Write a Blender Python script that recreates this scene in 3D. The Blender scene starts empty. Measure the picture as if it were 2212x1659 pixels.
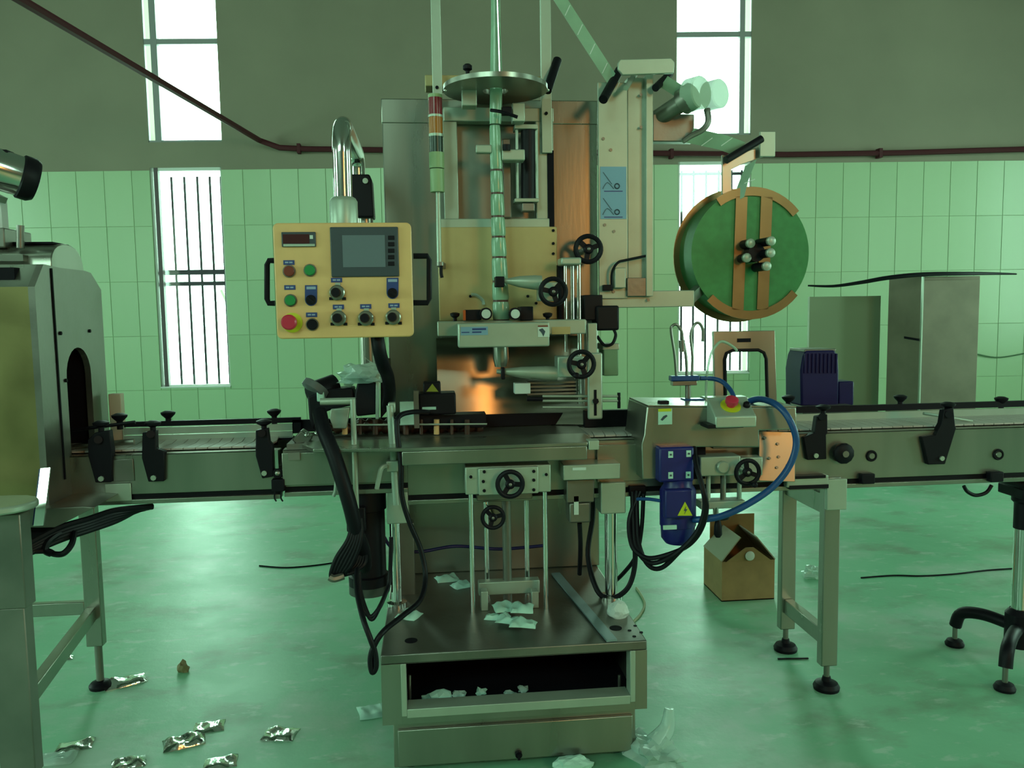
import bpy, bmesh, math, random
from mathutils import Vector, Matrix
random.seed(7)
sc = bpy.context.scene
col = sc.collection

# ------------------------------------------------------------------ camera
F = 1750.0; CX = 1106.0; CY = 829.5; CAM_H = 1.42
YAW = math.radians(5.7); PITCH = math.radians(5.15); ROLL = 0.015
fw = Vector((math.sin(YAW)*math.cos(PITCH), math.cos(YAW)*math.cos(PITCH), -math.sin(PITCH)))
r0 = Vector((math.cos(YAW), -math.sin(YAW), 0)); u0 = r0.cross(fw)
cup = u0*math.cos(ROLL) + r0*math.sin(ROLL); crt = r0*math.cos(ROLL) - u0*math.sin(ROLL)
CAM = Vector((0, 0, CAM_H))
cd = bpy.data.cameras.new('camera'); cam = bpy.data.objects.new('camera', cd); col.objects.link(cam)
cd.sensor_fit = 'HORIZONTAL'; cd.sensor_width = 36.0; cd.lens = 36.0*F/2212.0; cd.clip_start = 0.05; cd.clip_end = 200
m3 = Matrix((crt, cup, -fw)).transposed()
cam.matrix_world = Matrix.Translation(CAM) @ m3.to_4x4()
sc.camera = cam

# ------------------------------------------------------------------ world, light, exposure
wd = bpy.data.worlds.new('world'); sc.world = wd; wd.use_nodes = True
bg = wd.node_tree.nodes['Background']
bg.inputs[0].default_value = (0.56, 1.0, 0.74, 1); bg.inputs[1].default_value = 13.0
sc.view_settings.view_transform = 'Standard'; sc.view_settings.look = 'None'
sc.view_settings.exposure = 0.0; sc.view_settings.gamma = 1.0; sc.view_settings.use_curve_mapping = False
try:
    sc.cycles.use_denoising = True; sc.cycles.max_bounces = 8; sc.cycles.diffuse_bounces = 5
    sc.cycles.sample_clamp_indirect = 6.0; sc.cycles.caustics_reflective = False; sc.cycles.caustics_refractive = False
except Exception: pass

def portal(name, loc, direction, sx, sz):
    """light portal in a window opening: it guides the daylight sampling and gives no light of its own"""
    ld = bpy.data.lights.new(name, 'AREA'); ld.shape = 'RECTANGLE'; ld.size = sx; ld.size_y = sz
    ld.cycles.is_portal = True
    o = bpy.data.objects.new(name, ld); col.objects.link(o)
    o.location = loc; o.rotation_euler = Vector(direction).to_track_quat('-Z', 'Y').to_euler()
    return o
WARM_ENERGY = 68.0
ld = bpy.data.lights.new('warm_wall_lamp', 'AREA'); ld.shape = 'RECTANGLE'; ld.size = 1.4; ld.size_y = 1.0
ld.color = (1.0, 0.42, 0.10); ld.energy = WARM_ENERGY
warm = bpy.data.objects.new('warm_wall_lamp', ld); col.objects.link(warm)
warm.location = (3.2, -4.9, 2.7); warm.rotation_euler = Vector((-0.3, 1, -0.15)).to_track_quat('-Z', 'Y').to_euler()

# ------------------------------------------------------------------ pixel helpers (a pixel is only a direction; depth is given)
def ray(x, y): return fw + crt*((x-CX)/F) - cup*((y-CY)/F)
def at(x, y, Y): d = ray(x, y); return CAM + d*(Y/d.y)
def atz(x, y, Z): d = ray(x, y); return CAM + d*((Z-CAM_H)/d.z)
def mpp(Y): return Y/F

# ------------------------------------------------------------------ materials
def nodes(m):
    m.use_nodes = True; nt = m.node_tree; return nt, nt.nodes['Principled BSDF']
def mat(name, c, rough=0.5, metal=0.0, var=0.0, scale=8.0, bump=0.0, bscale=60.0, stretch=None, spec=0.5, coat=0.0, rvar=0.0):
    m = bpy.data.materials.new(name); nt, b = nodes(m)
    b.inputs['Base Color'].default_value = (*c, 1); b.inputs['Roughness'].default_value = rough; b.inputs['Metallic'].default_value = metal
    b.inputs['Specular IOR Level'].default_value = spec; b.inputs['Coat Weight'].default_value = coat
    if var or bump or rvar:
        tc = nt.nodes.new('ShaderNodeTexCoord'); mp = nt.nodes.new('ShaderNodeMapping'); nt.links.new(tc.outputs['Object'], mp.inputs[0])
        if stretch: mp.inputs['Scale'].default_value = stretch
        n = nt.nodes.new('ShaderNodeTexNoise'); n.inputs['Scale'].default_value = scale; n.inputs['Detail'].default_value = 5
        nt.links.new(mp.outputs[0], n.inputs['Vector'])
        if var:
            cr = nt.nodes.new('ShaderNodeValToRGB')
            cr.color_ramp.elements[0].position = 0.3; cr.color_ramp.elements[1].position = 0.7
            cr.color_ramp.elements[0].color = (*[max(0, v*(1-var)) for v in c], 1)
            cr.color_ramp.elements[1].color = (*[min(1, v*(1+var)) for v in c], 1)
            nt.links.new(n.outputs[0], cr.inputs[0]); nt.links.new(cr.outputs[0], b.inputs['Base Color'])
        if rvar:
            mr = nt.nodes.new('ShaderNodeMapRange'); mr.inputs[1].default_value = 0.3; mr.inputs[2].default_value = 0.7
            mr.inputs[3].default_value = max(0.02, rough-rvar); mr.inputs[4].default_value = rough+rvar
            nt.links.new(n.outputs[0], mr.inputs[0]); nt.links.new(mr.outputs[0], b.inputs['Roughness'])
        if bump:
            n2 = nt.nodes.new('ShaderNodeTexNoise'); n2.inputs['Scale'].default_value = bscale; nt.links.new(mp.outputs[0], n2.inputs['Vector'])
            bp = nt.nodes.new('ShaderNodeBump'); bp.inputs['Strength'].default_value = bump; bp.inputs['Distance'].default_value = 0.01
            nt.links.new(n2.outputs[0], bp.inputs['Height']); nt.links.new(bp.outputs[0], b.inputs['Normal'])
    return m
STEEL = mat('brushed_steel', (0.36, 0.355, 0.31), 0.31, 0.9, 0.12, 6, 0.012, 90, (1, 1, 0.15), rvar=0.06)
STEEL_D = mat('dull_steel', (0.26, 0.245, 0.22), 0.42, 0.85, 0.18, 5, 0.05, 60, rvar=0.08)
STEEL_L = mat('satin_aluminium', (0.47, 0.53, 0.45), 0.42, 0.45, 0.06, 10)
CHROME = mat('polished_steel', (0.72, 0.72, 0.70), 0.14, 1.0)
BEIGE = mat('beige_paint', (0.90, 0.52, 0.23), 0.4, 0.0, 0.05, 12)
CREAM = mat('cream_plate', (0.58, 0.42, 0.20), 0.42, 0.1, 0.07, 8)
BLACK = mat('black_plastic', (0.006, 0.004, 0.009), 0.5, 0.0, spec=0.22)
RUBBER = mat('black_rubber', (0.005, 0.004, 0.008), 0.5, 0.0, spec=0.22)
MOTORBLACK = mat('black_motor_paint', (0.008, 0.006, 0.011), 0.48, 0.0, spec=0.25)
BLUE = mat('blue_motor_paint', (0.013, 0.014, 0.15), 0.38, 0.0, 0.1, 9)
NAVY = mat('dark_blue_motor_paint', (0.014, 0.009, 0.085), 0.45, 0.0, 0.12, 9, spec=0.3)
HOSE = mat('blue_hose', (0.015, 0.075, 0.26), 0.35)
CABLE = mat('black_cable', (0.005, 0.004, 0.008), 0.45, spec=0.25)
BROWN = mat('brown_nylon', (0.075, 0.032, 0.020), 0.45, 0.0, 0.25, 12)
PIPE = mat('dark_red_pipe_paint', (0.075, 0.016, 0.022), 0.6, 0.0, spec=0.2)
WHITE = mat('white_paint', (0.72, 0.72, 0.70), 0.45)
FRAMEW = mat('window_frame_grey', (0.30, 0.29, 0.30), 0.5)
BAR = mat('window_bar_paint', (0.020, 0.012, 0.030), 0.5)
CARD = mat('cardboard', (0.36, 0.22, 0.10), 0.8, 0.0, 0.12, 14)
FILM = mat('label_film', (0.36, 0.52, 0.38), 0.22, 0.0, 0.08, 14)
SLEEVE = mat('label_sleeve_film', (0.30, 0.50, 0.35), 0.20, 0.0, 0.12, 20, spec=0.6)
PAPERL = mat('pale_label_paper', (0.52, 0.78, 0.68), 0.45, 0.0, 0.08, 20)
FILMROLL = mat('green_film_roll', (0.045, 0.24, 0.075), 0.42, 0.1, 0.12, 30)
SEAM = mat('sleeve_seam_print', (0.10, 0.035, 0.03), 0.4)
FOIL = mat('foil', (0.86, 0.86, 0.86), 0.16, 1.0, 0, 8, 0.35, 30)
RED = mat('red_button', (0.62, 0.03, 0.07), 0.35)
REDLENS = mat('red_lens', (0.22, 0.010, 0.020), 0.25)
AMBERLENS = mat('amber_lens', (0.45, 0.15, 0.02), 0.25)
DARKLENS = mat('dark_green_lens', (0.03, 0.05, 0.04), 0.25)
TOWERG = mat('tower_grey', (0.33, 0.46, 0.24), 0.4)
GREENB = mat('green_button', (0.02, 0.26, 0.07), 0.35)
DKRED = mat('brick_red_button', (0.22, 0.035, 0.02), 0.35)
YEL = mat('yellow_plate', (0.62, 0.66, 0.02), 0.45)
NAMEB = mat('blue_nameplate', (0.035, 0.06, 0.24), 0.4)
NAMEL = mat('nameplate_lettering', (0.35, 0.42, 0.58), 0.5)
SCRBEZ = mat('screen_bezel', (0.055, 0.065, 0.085), 0.4)
SCREEN = mat('screen_glass', (0.17, 0.20, 0.24), 0.18)
DISPRED = mat('display_dark_red', (0.07, 0.010, 0.014), 0.25)
PAPERB = mat('blue_paper', (0.26, 0.42, 0.60), 0.6)
PAPERW = mat('white_sticker', (0.70, 0.76, 0.72), 0.5)
INK = mat('sticker_ink', (0.05, 0.07, 0.10), 0.6)
COPPER = mat('steel_pipe_dark', (0.28, 0.26, 0.23), 0.35, 0.9)
BELT = mat('belt_slat', (0.66, 0.60, 0.56), 0.4, 0.0, 0.06, 20)
LID = mat('dark_fitting_and_cavity_shade', (0.008, 0.006, 0.011), 0.7, spec=0.15)  # near-black; also stands in for shade inside openings and cavities
FRAMEB = mat('brown_window_stile', (0.10, 0.065, 0.075), 0.5)
GUARD = mat('guard_steel', (0.27, 0.24, 0.20), 0.21, 0.9, 0.1, 6)
BROWNSTEEL = mat('dull_brown_steel', (0.20, 0.165, 0.125), 0.5, 0.6, 0.15, 4)
WARMSTEEL = mat('warm_tinted_steel', (0.30, 0.25, 0.11), 0.40, 0.75, 0.15, 5, 0.03, 50, rvar=0.08)  # front skin steel with its yellow reflection put into the colour
FLANGE = mat('reel_flange_warm_tint', (0.36, 0.22, 0.10), 0.32, 0.7, 0.08, 10)  # steel flange, its orange reflection put into the base colour
PLASTER = mat('olive_wall_paint', (0.27, 0.235, 0.18), 0.75, 0.0, 0.08, 1.2, 0.05, 40)
CEIL = mat('ceiling_paint', (0.16, 0.16, 0.14), 0.8)
SIDEW = mat('side_wall_paint', (0.20, 0.19, 0.15), 0.7)
def make_bag():
    m = bpy.data.materials.new('clear_plastic_bag'); nt, b = nodes(m)
    b.inputs['Base Color'].default_value = (0.62, 0.80, 0.74, 1); b.inputs['Roughness'].default_value = 0.18
    b.inputs['Alpha'].default_value = 0.55
    tc = nt.nodes.new('ShaderNodeTexCoord'); n = nt.nodes.new('ShaderNodeTexNoise'); n.inputs['Scale'].default_value = 18
    nt.links.new(tc.outputs['Object'], n.inputs['Vector'])
    bp = nt.nodes.new('ShaderNodeBump'); bp.inputs['Strength'].default_value = 0.5; bp.inputs['Distance'].default_value = 0.02
    nt.links.new(n.outputs[0], bp.inputs['Height']); nt.links.new(bp.outputs[0], b.inputs['Normal'])
    return m
BAG = make_bag()
def make_glass():
    m = bpy.data.materials.new('window_glass'); m.use_nodes = True; nt = m.node_tree; nt.nodes.clear()
    o = nt.nodes.new('ShaderNodeOutputMaterial'); t = nt.nodes.new('ShaderNodeBsdfTransparent'); g = nt.nodes.new('ShaderNodeBsdfGlossy')
    g.inputs['Roughness'].default_value = 0.03; mx = nt.nodes.new('ShaderNodeMixShader'); mx.inputs[0].default_value = 0.06
    nt.links.new(t.outputs[0], mx.inputs[1]); nt.links.new(g.outputs[0], mx.inputs[2]); nt.links.new(mx.outputs[0], o.inputs[0])
    return m
GLASS = make_glass()
def make_acrylic():
    m = bpy.data.materials.new('clear_roller'); m.use_nodes = True; nt, b = nodes(m)
    b.inputs['Base Color'].default_value = (0.50, 0.66, 0.52, 1); b.inputs['Roughness'].default_value = 0.25; b.inputs['Alpha'].default_value = 0.8
    return m
ACRYL = make_acrylic()
def make_floor():
    m = bpy.data.materials.new('green_epoxy_floor'); nt, b = nodes(m)
    tc = nt.nodes.new('ShaderNodeTexCoord')
    def noise(s, d=6, stretch=None):
        mp = nt.nodes.new('ShaderNodeMapping'); nt.links.new(tc.outputs['Object'], mp.inputs[0])
        if stretch: mp.inputs['Scale'].default_value = stretch
        n = nt.nodes.new('ShaderNodeTexNoise'); n.inputs['Scale'].default_value = s; n.inputs['Detail'].default_value = d
        n.inputs['Roughness'].default_value = 0.62; nt.links.new(mp.outputs[0], n.inputs['Vector']); return n
    def ramp(n, p0, p1, c0, c1):
        r = nt.nodes.new('ShaderNodeValToRGB'); r.color_ramp.elements[0].position = p0; r.color_ramp.elements[1].position = p1
        r.color_ramp.elements[0].color = (*c0, 1); r.color_ramp.elements[1].color = (*c1, 1); nt.links.new(n.outputs[0], r.inputs[0]); return r
    def mix(a, bb, f):
        x = nt.nodes.new('ShaderNodeMixRGB'); nt.links.new(f, x.inputs[0])
        nt.links.new(a, x.inputs[1]); 
        if isinstance(bb, tuple): x.inputs[2].default_value = (*bb, 1)
        else: nt.links.new(bb, x.inputs[2])
        return x
    base = ramp(noise(0.9), 0.35, 0.7, (0.20, 0.52, 0.32), (0.27, 0.60, 0.39))
    worn = ramp(noise(1.4, 9), 0.50, 0.64, (0, 0, 0), (0.8, 0.8, 0.8))
    m1 = mix(base.outputs[0], (0.46, 0.58, 0.50), worn.outputs[0])
    dirt = ramp(noise(2.6, 10, (0.75, 1.1, 1)), 0.53, 0.66, (0, 0, 0), (0.7, 0.7, 0.7))
    m2 = mix(m1.outputs[0], (0.21, 0.29, 0.20), dirt.outputs[0])
    scr = ramp(noise(16, 9, (0.5, 1.0, 1)), 0.57, 0.66, (0, 0, 0), (0.6, 0.6, 0.6))
    m3_ = mix(m2.outputs[0], (0.55, 0.66, 0.58), scr.outputs[0])
    nt.links.new(m3_.outputs[0], b.inputs['Base Color'])
    b.inputs['Specular IOR Level'].default_value = 0.9
    rr = nt.nodes.new('ShaderNodeMapRange'); rr.inputs[3].default_value = 0.34; rr.inputs[4].default_value = 0.54
    nt.links.new(noise(4, 8).outputs[0], rr.inputs[0]); nt.links.new(rr.outputs[0], b.inputs['Roughness'])
    bp = nt.nodes.new('ShaderNodeBump'); bp.inputs['Strength'].default_value = 0.12; bp.inputs['Distance'].default_value = 0.02
    nt.links.new(noise(7, 6).outputs[0], bp.inputs['Height']); nt.links.new(bp.outputs[0], b.inputs['Normal'])
    return m
FLOOR = make_floor()
def make_tile():
    m = bpy.data.materials.new('glazed_wall_tile'); nt, b = nodes(m)
    oi = nt.nodes.new('ShaderNodeObjectInfo'); r = nt.nodes.new('ShaderNodeValToRGB')
    r.color_ramp.elements[0].color = (0.42, 0.56, 0.35, 1); r.color_ramp.elements[1].color = (0.46, 0.60, 0.385, 1)
    nt.links.new(oi.outputs['Random'], r.inputs[0]); nt.links.new(r.outputs[0], b.inputs['Base Color'])
    b.inputs['Roughness'].default_value = 0.30
    return m
TILE = make_tile()
GROUT = mat('tile_grout', (0.37, 0.48, 0.30), 0.8)

# ------------------------------------------------------------------ mesh builder
class MB:
    def __init__(s): s.bm = bmesh.new()
    def verts(s, pts): return [s.bm.verts.new(p) for p in pts]
    def face(s, vs):
        try: return s.bm.faces.new(vs)
        except ValueError: return None
    def hexa(s, p):   # 8 points: bottom loop 0-3, top loop 4-7
        v = s.verts(p)
        for f in ((3,2,1,0),(4,5,6,7),(0,1,5,4),(1,2,6,5),(2,3,7,6),(3,0,4,7)): s.face([v[i] for i in f])
        return s
    def box(s, x0, x1, y0, y1, z0, z1):
        return s.hexa([(x0,y0,z0),(x1,y0,z0),(x1,y1,z0),(x0,y1,z0),(x0,y0,z1),(x1,y0,z1),(x1,y1,z1),(x0,y1,z1)])
    def pbox(s, px0, py0, px1, py1, Y, d):
        xm = (px0+px1)/2; ym = (py0+py1)/2
        a = at(px0, ym, Y).x; b = at(px1, ym, Y).x; z1 = at(xm, py0, Y).z; z0 = at(xm, py1, Y).z
        return s.box(a, b, Y, Y+d, z0, z1)
    def bar(s, p0, p1, w, t, up=(0,0,1)):   # rectangular bar from p0 to p1
        p0 = Vector(p0); p1 = Vector(p1); d = (p1-p0).normalized(); up = Vector(up)
        a = d.cross(up)
        if a.length < 1e-4: a = d.cross(Vector((0,1,0)))
        a.normalize(); b = a.cross(d).normalized(); a = a*w/2; b = b*t/2
        return s.hexa([p0-a-b, p0+a-b, p0+a+b, p0-a+b, p1-a-b, p1+a-b, p1+a+b, p1-a+b])
    def rings(s, centers, radii, axes, n, cap=True):
        loops = []
        for c, r, (ax, bx) in zip(centers, radii, axes):
            loops.append(s.verts([c + ax*(r*math.cos(2*math.pi*i/n)) + bx*(r*math.sin(2*math.pi*i/n)) for i in range(n)]))
        for l0, l1 in zip(loops, loops[1:]):
            for i in range(n): s.face([l0[i], l0[(i+1)%n], l1[(i+1)%n], l1[i]])
        if cap:
            s.face(list(reversed(loops[0]))); s.face(loops[-1])
        return s
    def lathe(s, prof, o, axis, n=20, cap=True):   # prof: (radius, height along axis)
        o = Vector(o); d = Vector(axis).normalized(); a = d.orthogonal().normalized(); b = d.cross(a)
        return s.rings([o+d*h for r, h in prof], [max(r, 1e-4) for r, h in prof], [(a, b)]*len(prof), n, cap)
    def cyl(s, p0, p1, r, r1=None, n=16):
        p0 = Vector(p0); p1 = Vector(p1); L = (p1-p0).length
        return s.lathe([(r, 0), (r if r1 is None else r1, L)], p0, p1-p0, n)
    def tube(s, pts, r, n=8, sub=6, close=False):
        P = [Vector(p) for p in pts]; q = []
        if sub > 1 and len(P) > 2:
            for i in range(len(P)-1):
                a = P[max(i-1,0)]; b = P[i]; c = P[i+1]; d = P[min(i+2,len(P)-1)]
                for k in range(sub):
                    t = k/sub
                    q.append(0.5*((2*b) + (c-a)*t + (2*a-5*b+4*c-d)*t*t + (3*b-a-3*c+d)*t**3))
            q.append(P[-1])
        else: q = P
        T = [(q[min(i+1,len(q)-1)]-q[max(i-1,0)]).normalized() for i in range(len(q))]
        a = T[0].orthogonal().normalized(); ax = []
        for t in T:
            a = (a - t*a.dot(t)).normalized(); ax.append((a.copy(), t.cross(a)))
        rr = [r(i/(len(q)-1)) if callable(r) else r for i in range(len(q))]
        return s.rings(q, rr, ax, n)
    def torus(s, c, axis, R, r, n=28, m=8, arc=2*math.pi):
        c = Vector(c); d = Vector(axis).normalized(); a = d.orthogonal().normalized(); b = d.cross(a); L = []
        for i in range(n):
            t = 2*math.pi*i/n; e = a*math.cos(t)+b*math.sin(t)
            L.append(s.verts([c+e*(R+r*math.cos(2*math.pi*j/m))+d*(r*math.sin(2*math.pi*j/m)) for j in range(m)]))
        for i in range(n):
            for j in range(m): s.face([L[i][j], L[(i+1)%n][j], L[(i+1)%n][(j+1)%m], L[i][(j+1)%m]])
        return s
    def prism(s, pts, off):
        P = [Vector(p) for p in pts]; off = Vector(off)
        a = s.verts(P); b = s.verts([p+off for p in P]); n = len(P)
        s.face(a); s.face(list(reversed(b)))
        for i in range(n): s.face([a[i], b[i], b[(i+1)%n], a[(i+1)%n]])
        return s
    def pprism(s, pix, Y, d):    # pixel outline at depth Y extruded back by d
        return s.prism([at(x, y, Y) for x, y in pix], (0, d, 0))
    def ball(s, c, r, n=12, sc_=(1,1,1)):
        m = Matrix.Translation(Vector(c)) @ Matrix.Diagonal((r*sc_[0], r*sc_[1], r*sc_[2], 1))
        bmesh.ops.create_uvsphere(s.bm, u_segments=n, v_segments=max(6, n//2+2), radius=1, matrix=m); return s
    def rrect(s, x0, x1, z0, z1, y, d, r, n=5):   # rounded rectangle in XZ extruded along Y
        pts = []
        for cx, cz, a0 in ((x1-r, z1-r, 0), (x0+r, z1-r, 90), (x0+r, z0+r, 180), (x1-r, z0+r, 270)):
            for k in range(n+1):
                t = math.radians(a0+90*k/n); pts.append((cx+r*math.cos(t), y, cz+r*math.sin(t)))
        return s.prism(pts, (0, d, 0))
    def done(s, name, material, parent=None, bev=0.0, ang=38, origin=None):
        bmesh.ops.recalc_face_normals(s.bm, faces=s.bm.faces)
        if parent is not None:
            o0 = world_loc(parent)
        elif origin is not None: o0 = Vector(origin)
        else:
            xs = [v.co for v in s.bm.verts]
            o0 = Vector(((min(v.x for v in xs)+max(v.x for v in xs))/2, (min(v.y for v in xs)+max(v.y for v in xs))/2, min(v.z for v in xs)))
        bmesh.ops.translate(s.bm, verts=s.bm.verts, vec=-o0)
        me = bpy.data.meshes.new(name); s.bm.to_mesh(me); s.bm.free()
        me.polygons.foreach_set('use_smooth', [True]*len(me.polygons)); me.set_sharp_from_angle(angle=math.radians(ang))
        me.materials.append(material)
        o = bpy.data.objects.new(name, me); col.objects.link(o)
        if parent is not None: o.parent = parent
        else: o.location = o0
        if bev:
            md = o.modifiers.new('bevel', 'BEVEL'); md.width = bev; md.segments = 2; md.limit_method = 'ANGLE'; md.angle_limit = math.radians(40)
        return o
def world_loc(o):
    p = Vector(o.location)
    while o.parent: o = o.parent; p += Vector(o.location)
    return p
def tag(o, label, cat, group=None, kind=None):
    o['label'] = label; o['category'] = cat
    if group: o['group'] = group
    if kind: o['kind'] = kind
    return o
def thing(name, label, cat, loc, group=None):
    o = bpy.data.objects.new(name, None); col.objects.link(o); o.location = loc; o.empty_display_size = 0.1
    return tag(o, label, cat, group)
def struct(o, label=None):
    o['kind'] = 'structure'
    if label: o['label'] = label
    return o
def lab(o, t): o['label'] = t; return o
# ================================================================== THE ROOM
RX0, RX1, RY0, ZC = -7.6, 8.2, -5.0, 6.2
WALLP = atz(1106, 359, 3.0); WB = math.radians(4.6)
wn = Vector((math.sin(WB), math.cos(WB), 0)); wu = Vector((math.cos(WB), -math.sin(WB), 0))
def atw(x, y, off=0.0):   # pixel -> (u, z) on the back wall, off = distance in front of it
    d = ray(x, y); P = WALLP - wn*off; t = (P-CAM).dot(wn)/d.dot(wn); q = CAM+d*t; return ((q-WALLP).dot(wu), q.z)
def wpt(u, z, off=0.0): return Vector((WALLP.x, WALLP.y, 0)) + wu*u - wn*off + Vector((0, 0, z))

struct(MB().box(RX0-.3, RX1+.3, RY0-.3, 12, -0.2, 0).done('floor', FLOOR, origin=(0, 0, 0)), 'worn glossy green painted concrete floor with scuffs')
struct(MB().box(RX0-.3, RX1+.3, RY0-.3, 11, ZC, ZC+.2).done('ceiling', CEIL, origin=(0, 0, ZC)), 'dark ceiling high above the hall')

def holed_wall(u0_, u1_, z0_, z1_, holes, t0, t1):
    """boxes in (u, t, z) filling the wall around rectangular holes"""
    m = MB(); us = sorted({u0_, u1_, *[h[0] for h in holes], *[h[1] for h in holes]})
    for a, b in zip(us, us[1:]):
        um = (a+b)/2; cuts = sorted([(h[2], h[3]) for h in holes if h[0] < um < h[1]]); z = z0_
        for c0, c1 in cuts:
            if c0 > z: m.box(a, b, t0, t1, z, c0)
            z = max(z, c1)
        if z < z1_: m.box(a, b, t0, t1, z, z1_)
    return m
WINS = [(-3.94, -3.15, 3.30, 5.25), (-3.94, -3.17, 0.635, 3.03), (1.81, 2.63, 3.31, 5.25), (1.83, 2.64, 0.69, 3.03)]
wall = holed_wall(-9.5, 8.5, 0, ZC, WINS, 0.010, 0.26).done('wall_back', PLASTER, origin=(0, 0, 0))
wall.location = (WALLP.x, WALLP.y, 0); wall.rotation_euler = (0, 0, -WB)
struct(wall, 'back wall with olive paint above a band of pale glazed tiles')
# grout bed behind the tiles
gb = holed_wall(-9.0, 8.3, 0, 3.0, [w for w in WINS if w[2] < 3], 0.006, 0.012).done('grout_bed', GROUT, origin=(0, 0, 0)); gb.parent = wall
TW, TH, J = 0.30, 0.60, 0.0035
def tile_mesh(w, h):
    m = MB(); c = 0.002
    m.hexa([(0,0.012,0),(w,0.012,0),(w,0.012,h),(0,0.012,h),(c,0,c),(w-c,0,c),(w-c,0,h-c),(c,0,h-c)])
    bmesh.ops.recalc_face_normals(m.bm, faces=m.bm.faces)
    me = bpy.data.meshes.new('tile'); m.bm.to_mesh(me); m.bm.free(); me.materials.append(TILE); return me
full = tile_mesh(TW-J, TH-J)
low = [w for w in WINS if w[2] < 3]
utile = atw(1355, 700)[0]
kmin = math.floor((-8.2-utile)/TW)
for k in range(kmin, kmin+54):
    ua = utile + k*TW
    for j in range(5):
        za = j*TH; segs = [(ua, ua+TW, za, za+TH)]
        for h in low:
            ns = []
            for (a, b, c, d) in segs:
                if b <= h[0] or a >= h[1] or d <= h[2] or c >= h[3]: ns.append((a, b, c, d)); continue
                if a < h[0]: ns.append((a, h[0], c, d))
                if b > h[1]: ns.append((h[1], b, c, d))
                a2, b2 = max(a, h[0]), min(b, h[1])
                if c < h[2]: ns.append((a2, b2, c, h[2]))
                if d > h[3]: ns.append((a2, b2, h[3], d))
            segs = ns
        for (a, b, c, d) in segs:
            if b-a < 0.012 or d-c < 0.012: continue
            me = full if abs(b-a-TW) < 1e-6 and abs(d-c-TH) < 1e-6 else tile_mesh(b-a-J, d-c-J)
            t = bpy.data.objects.new('tile', me); col.objects.link(t); t.parent = wall; t.location = (a+J/2, 0, c+J/2)

def wwin(name, w, label, mull_u, rails, bars, hbars, sill=True, fmat=FRAMEW, mw=.045, mmat=FRAMEW):
    e = bpy.data.objects.new(name, None); col.objects.link(e); struct(e, label)
    e.location = wpt((w[0]+w[1])/2, w[2]); e.rotation_euler = (0, 0, -WB)
    uc = (w[0]+w[1])/2; hw = (w[1]-w[0])/2; H = w[3]-w[2]
    def put(m, nm, mt):
        bmesh.ops.recalc_face_normals(m.bm, faces=m.bm.faces); me = bpy.data.meshes.new(nm); m.bm.to_mesh(me); m.bm.free(); me.materials.append(mt)
        o = bpy.data.objects.new(nm, me); col.objects.link(o); o.parent = e; return o
    f = 0.035; m = MB(); yb, ye = 0.02, 0.07
    fs = f*.6 if sill else f*.15; m.box(-hw, -hw+fs, yb, ye, 0, H); m.box(hw-fs*.7, hw, yb, ye, 0, H); m.box(-hw, hw, yb, ye, 0, f*.6); m.box(-hw, hw, yb, ye, H-f, H)
    put(m, 'window_frame', fmat)
    put(MB().box(-hw+.005, hw-.005, 0.042, 0.048, 0.01, H-.01), 'pane', GLASS)
    for u in mull_u: put(MB().box(u-uc-mw, u-uc+mw, 0.015, 0.075, 0, H), 'mullion', mmat)
    for z in rails: put(MB().box(-hw, hw, 0.018, 0.072, z-w[2]-.028, z-w[2]+.028), 'rail', FRAMEW)
    for u in bars: put(MB().cyl((u-uc, 0.12, 0), (u-uc, 0.12, H*0.965), 0.0135, n=8), 'security_bar', BAR)
    for z, t in hbars: put(MB().box(-hw, hw, 0.105, 0.135, z-w[2]-t/2, z-w[2]+t/2), 'crossbar', BAR)
    if sill: put(MB().box(-hw, hw, -0.015, 0.02, -0.012, 0.004), 'sill', WHITE)
    portal('daylight_'+name, wpt(uc, w[2]+H/2, -0.20), -wn, hw*2-.02, H-.02)
    return e
zz = lambda x, y: atw(x, y)[1]
uu = lambda x, y: atw(x, y)[0]
wwin('window_1', WINS[0], 'upper tall window over the barred window beside the control panel, cut by the sloping pipe', [uu(333, 150)], [zz(400, 88)], [], [], sill=False, mw=.034)
wwin('window_2', WINS[1], 'lower barred window with dark security bars left of the control panel', [uu(347, 600)], [],
     [uu(x, 600) for x in (372, 400, 428, 455, 479)], [(zz(420, 587), 0.055), (zz(420, 612), 0.045)], fmat=WHITE, mw=.022, mmat=FRAMEB)
wwin('window_3', WINS[2], 'upper tall window behind the film rollers of the labelling machine', [uu(1604, 150)], [zz(1530, 73)], [], [], sill=False, mw=.028)
wwin('window_4', WINS[3], 'lower barred window partly hidden behind the big film reel', [], [],
     [uu(x, 600) for x in (1477, 1503, 1530, 1557, 1585, 1607)], [(zz(1530, 372), 0.03), (zz(1530, 612), 0.05)], fmat=WHITE)
# handrail seen outside through the barred window
tag(MB().tube([wpt(uu(372, 618), zz(372, 618), -1.6), wpt(uu(420, 700), zz(420, 720), -1.6), wpt(uu(432, 765), zz(432, 765), -1.6), wpt(uu(520, 765), zz(520, 765), -1.6), wpt(uu(520, 765), 0, -1.6)], 0.022, 8, 1).done('outdoor_handrail', STEEL_L),
    'pale bent handrail outside, seen through the lower barred window', 'handrail')

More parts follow.
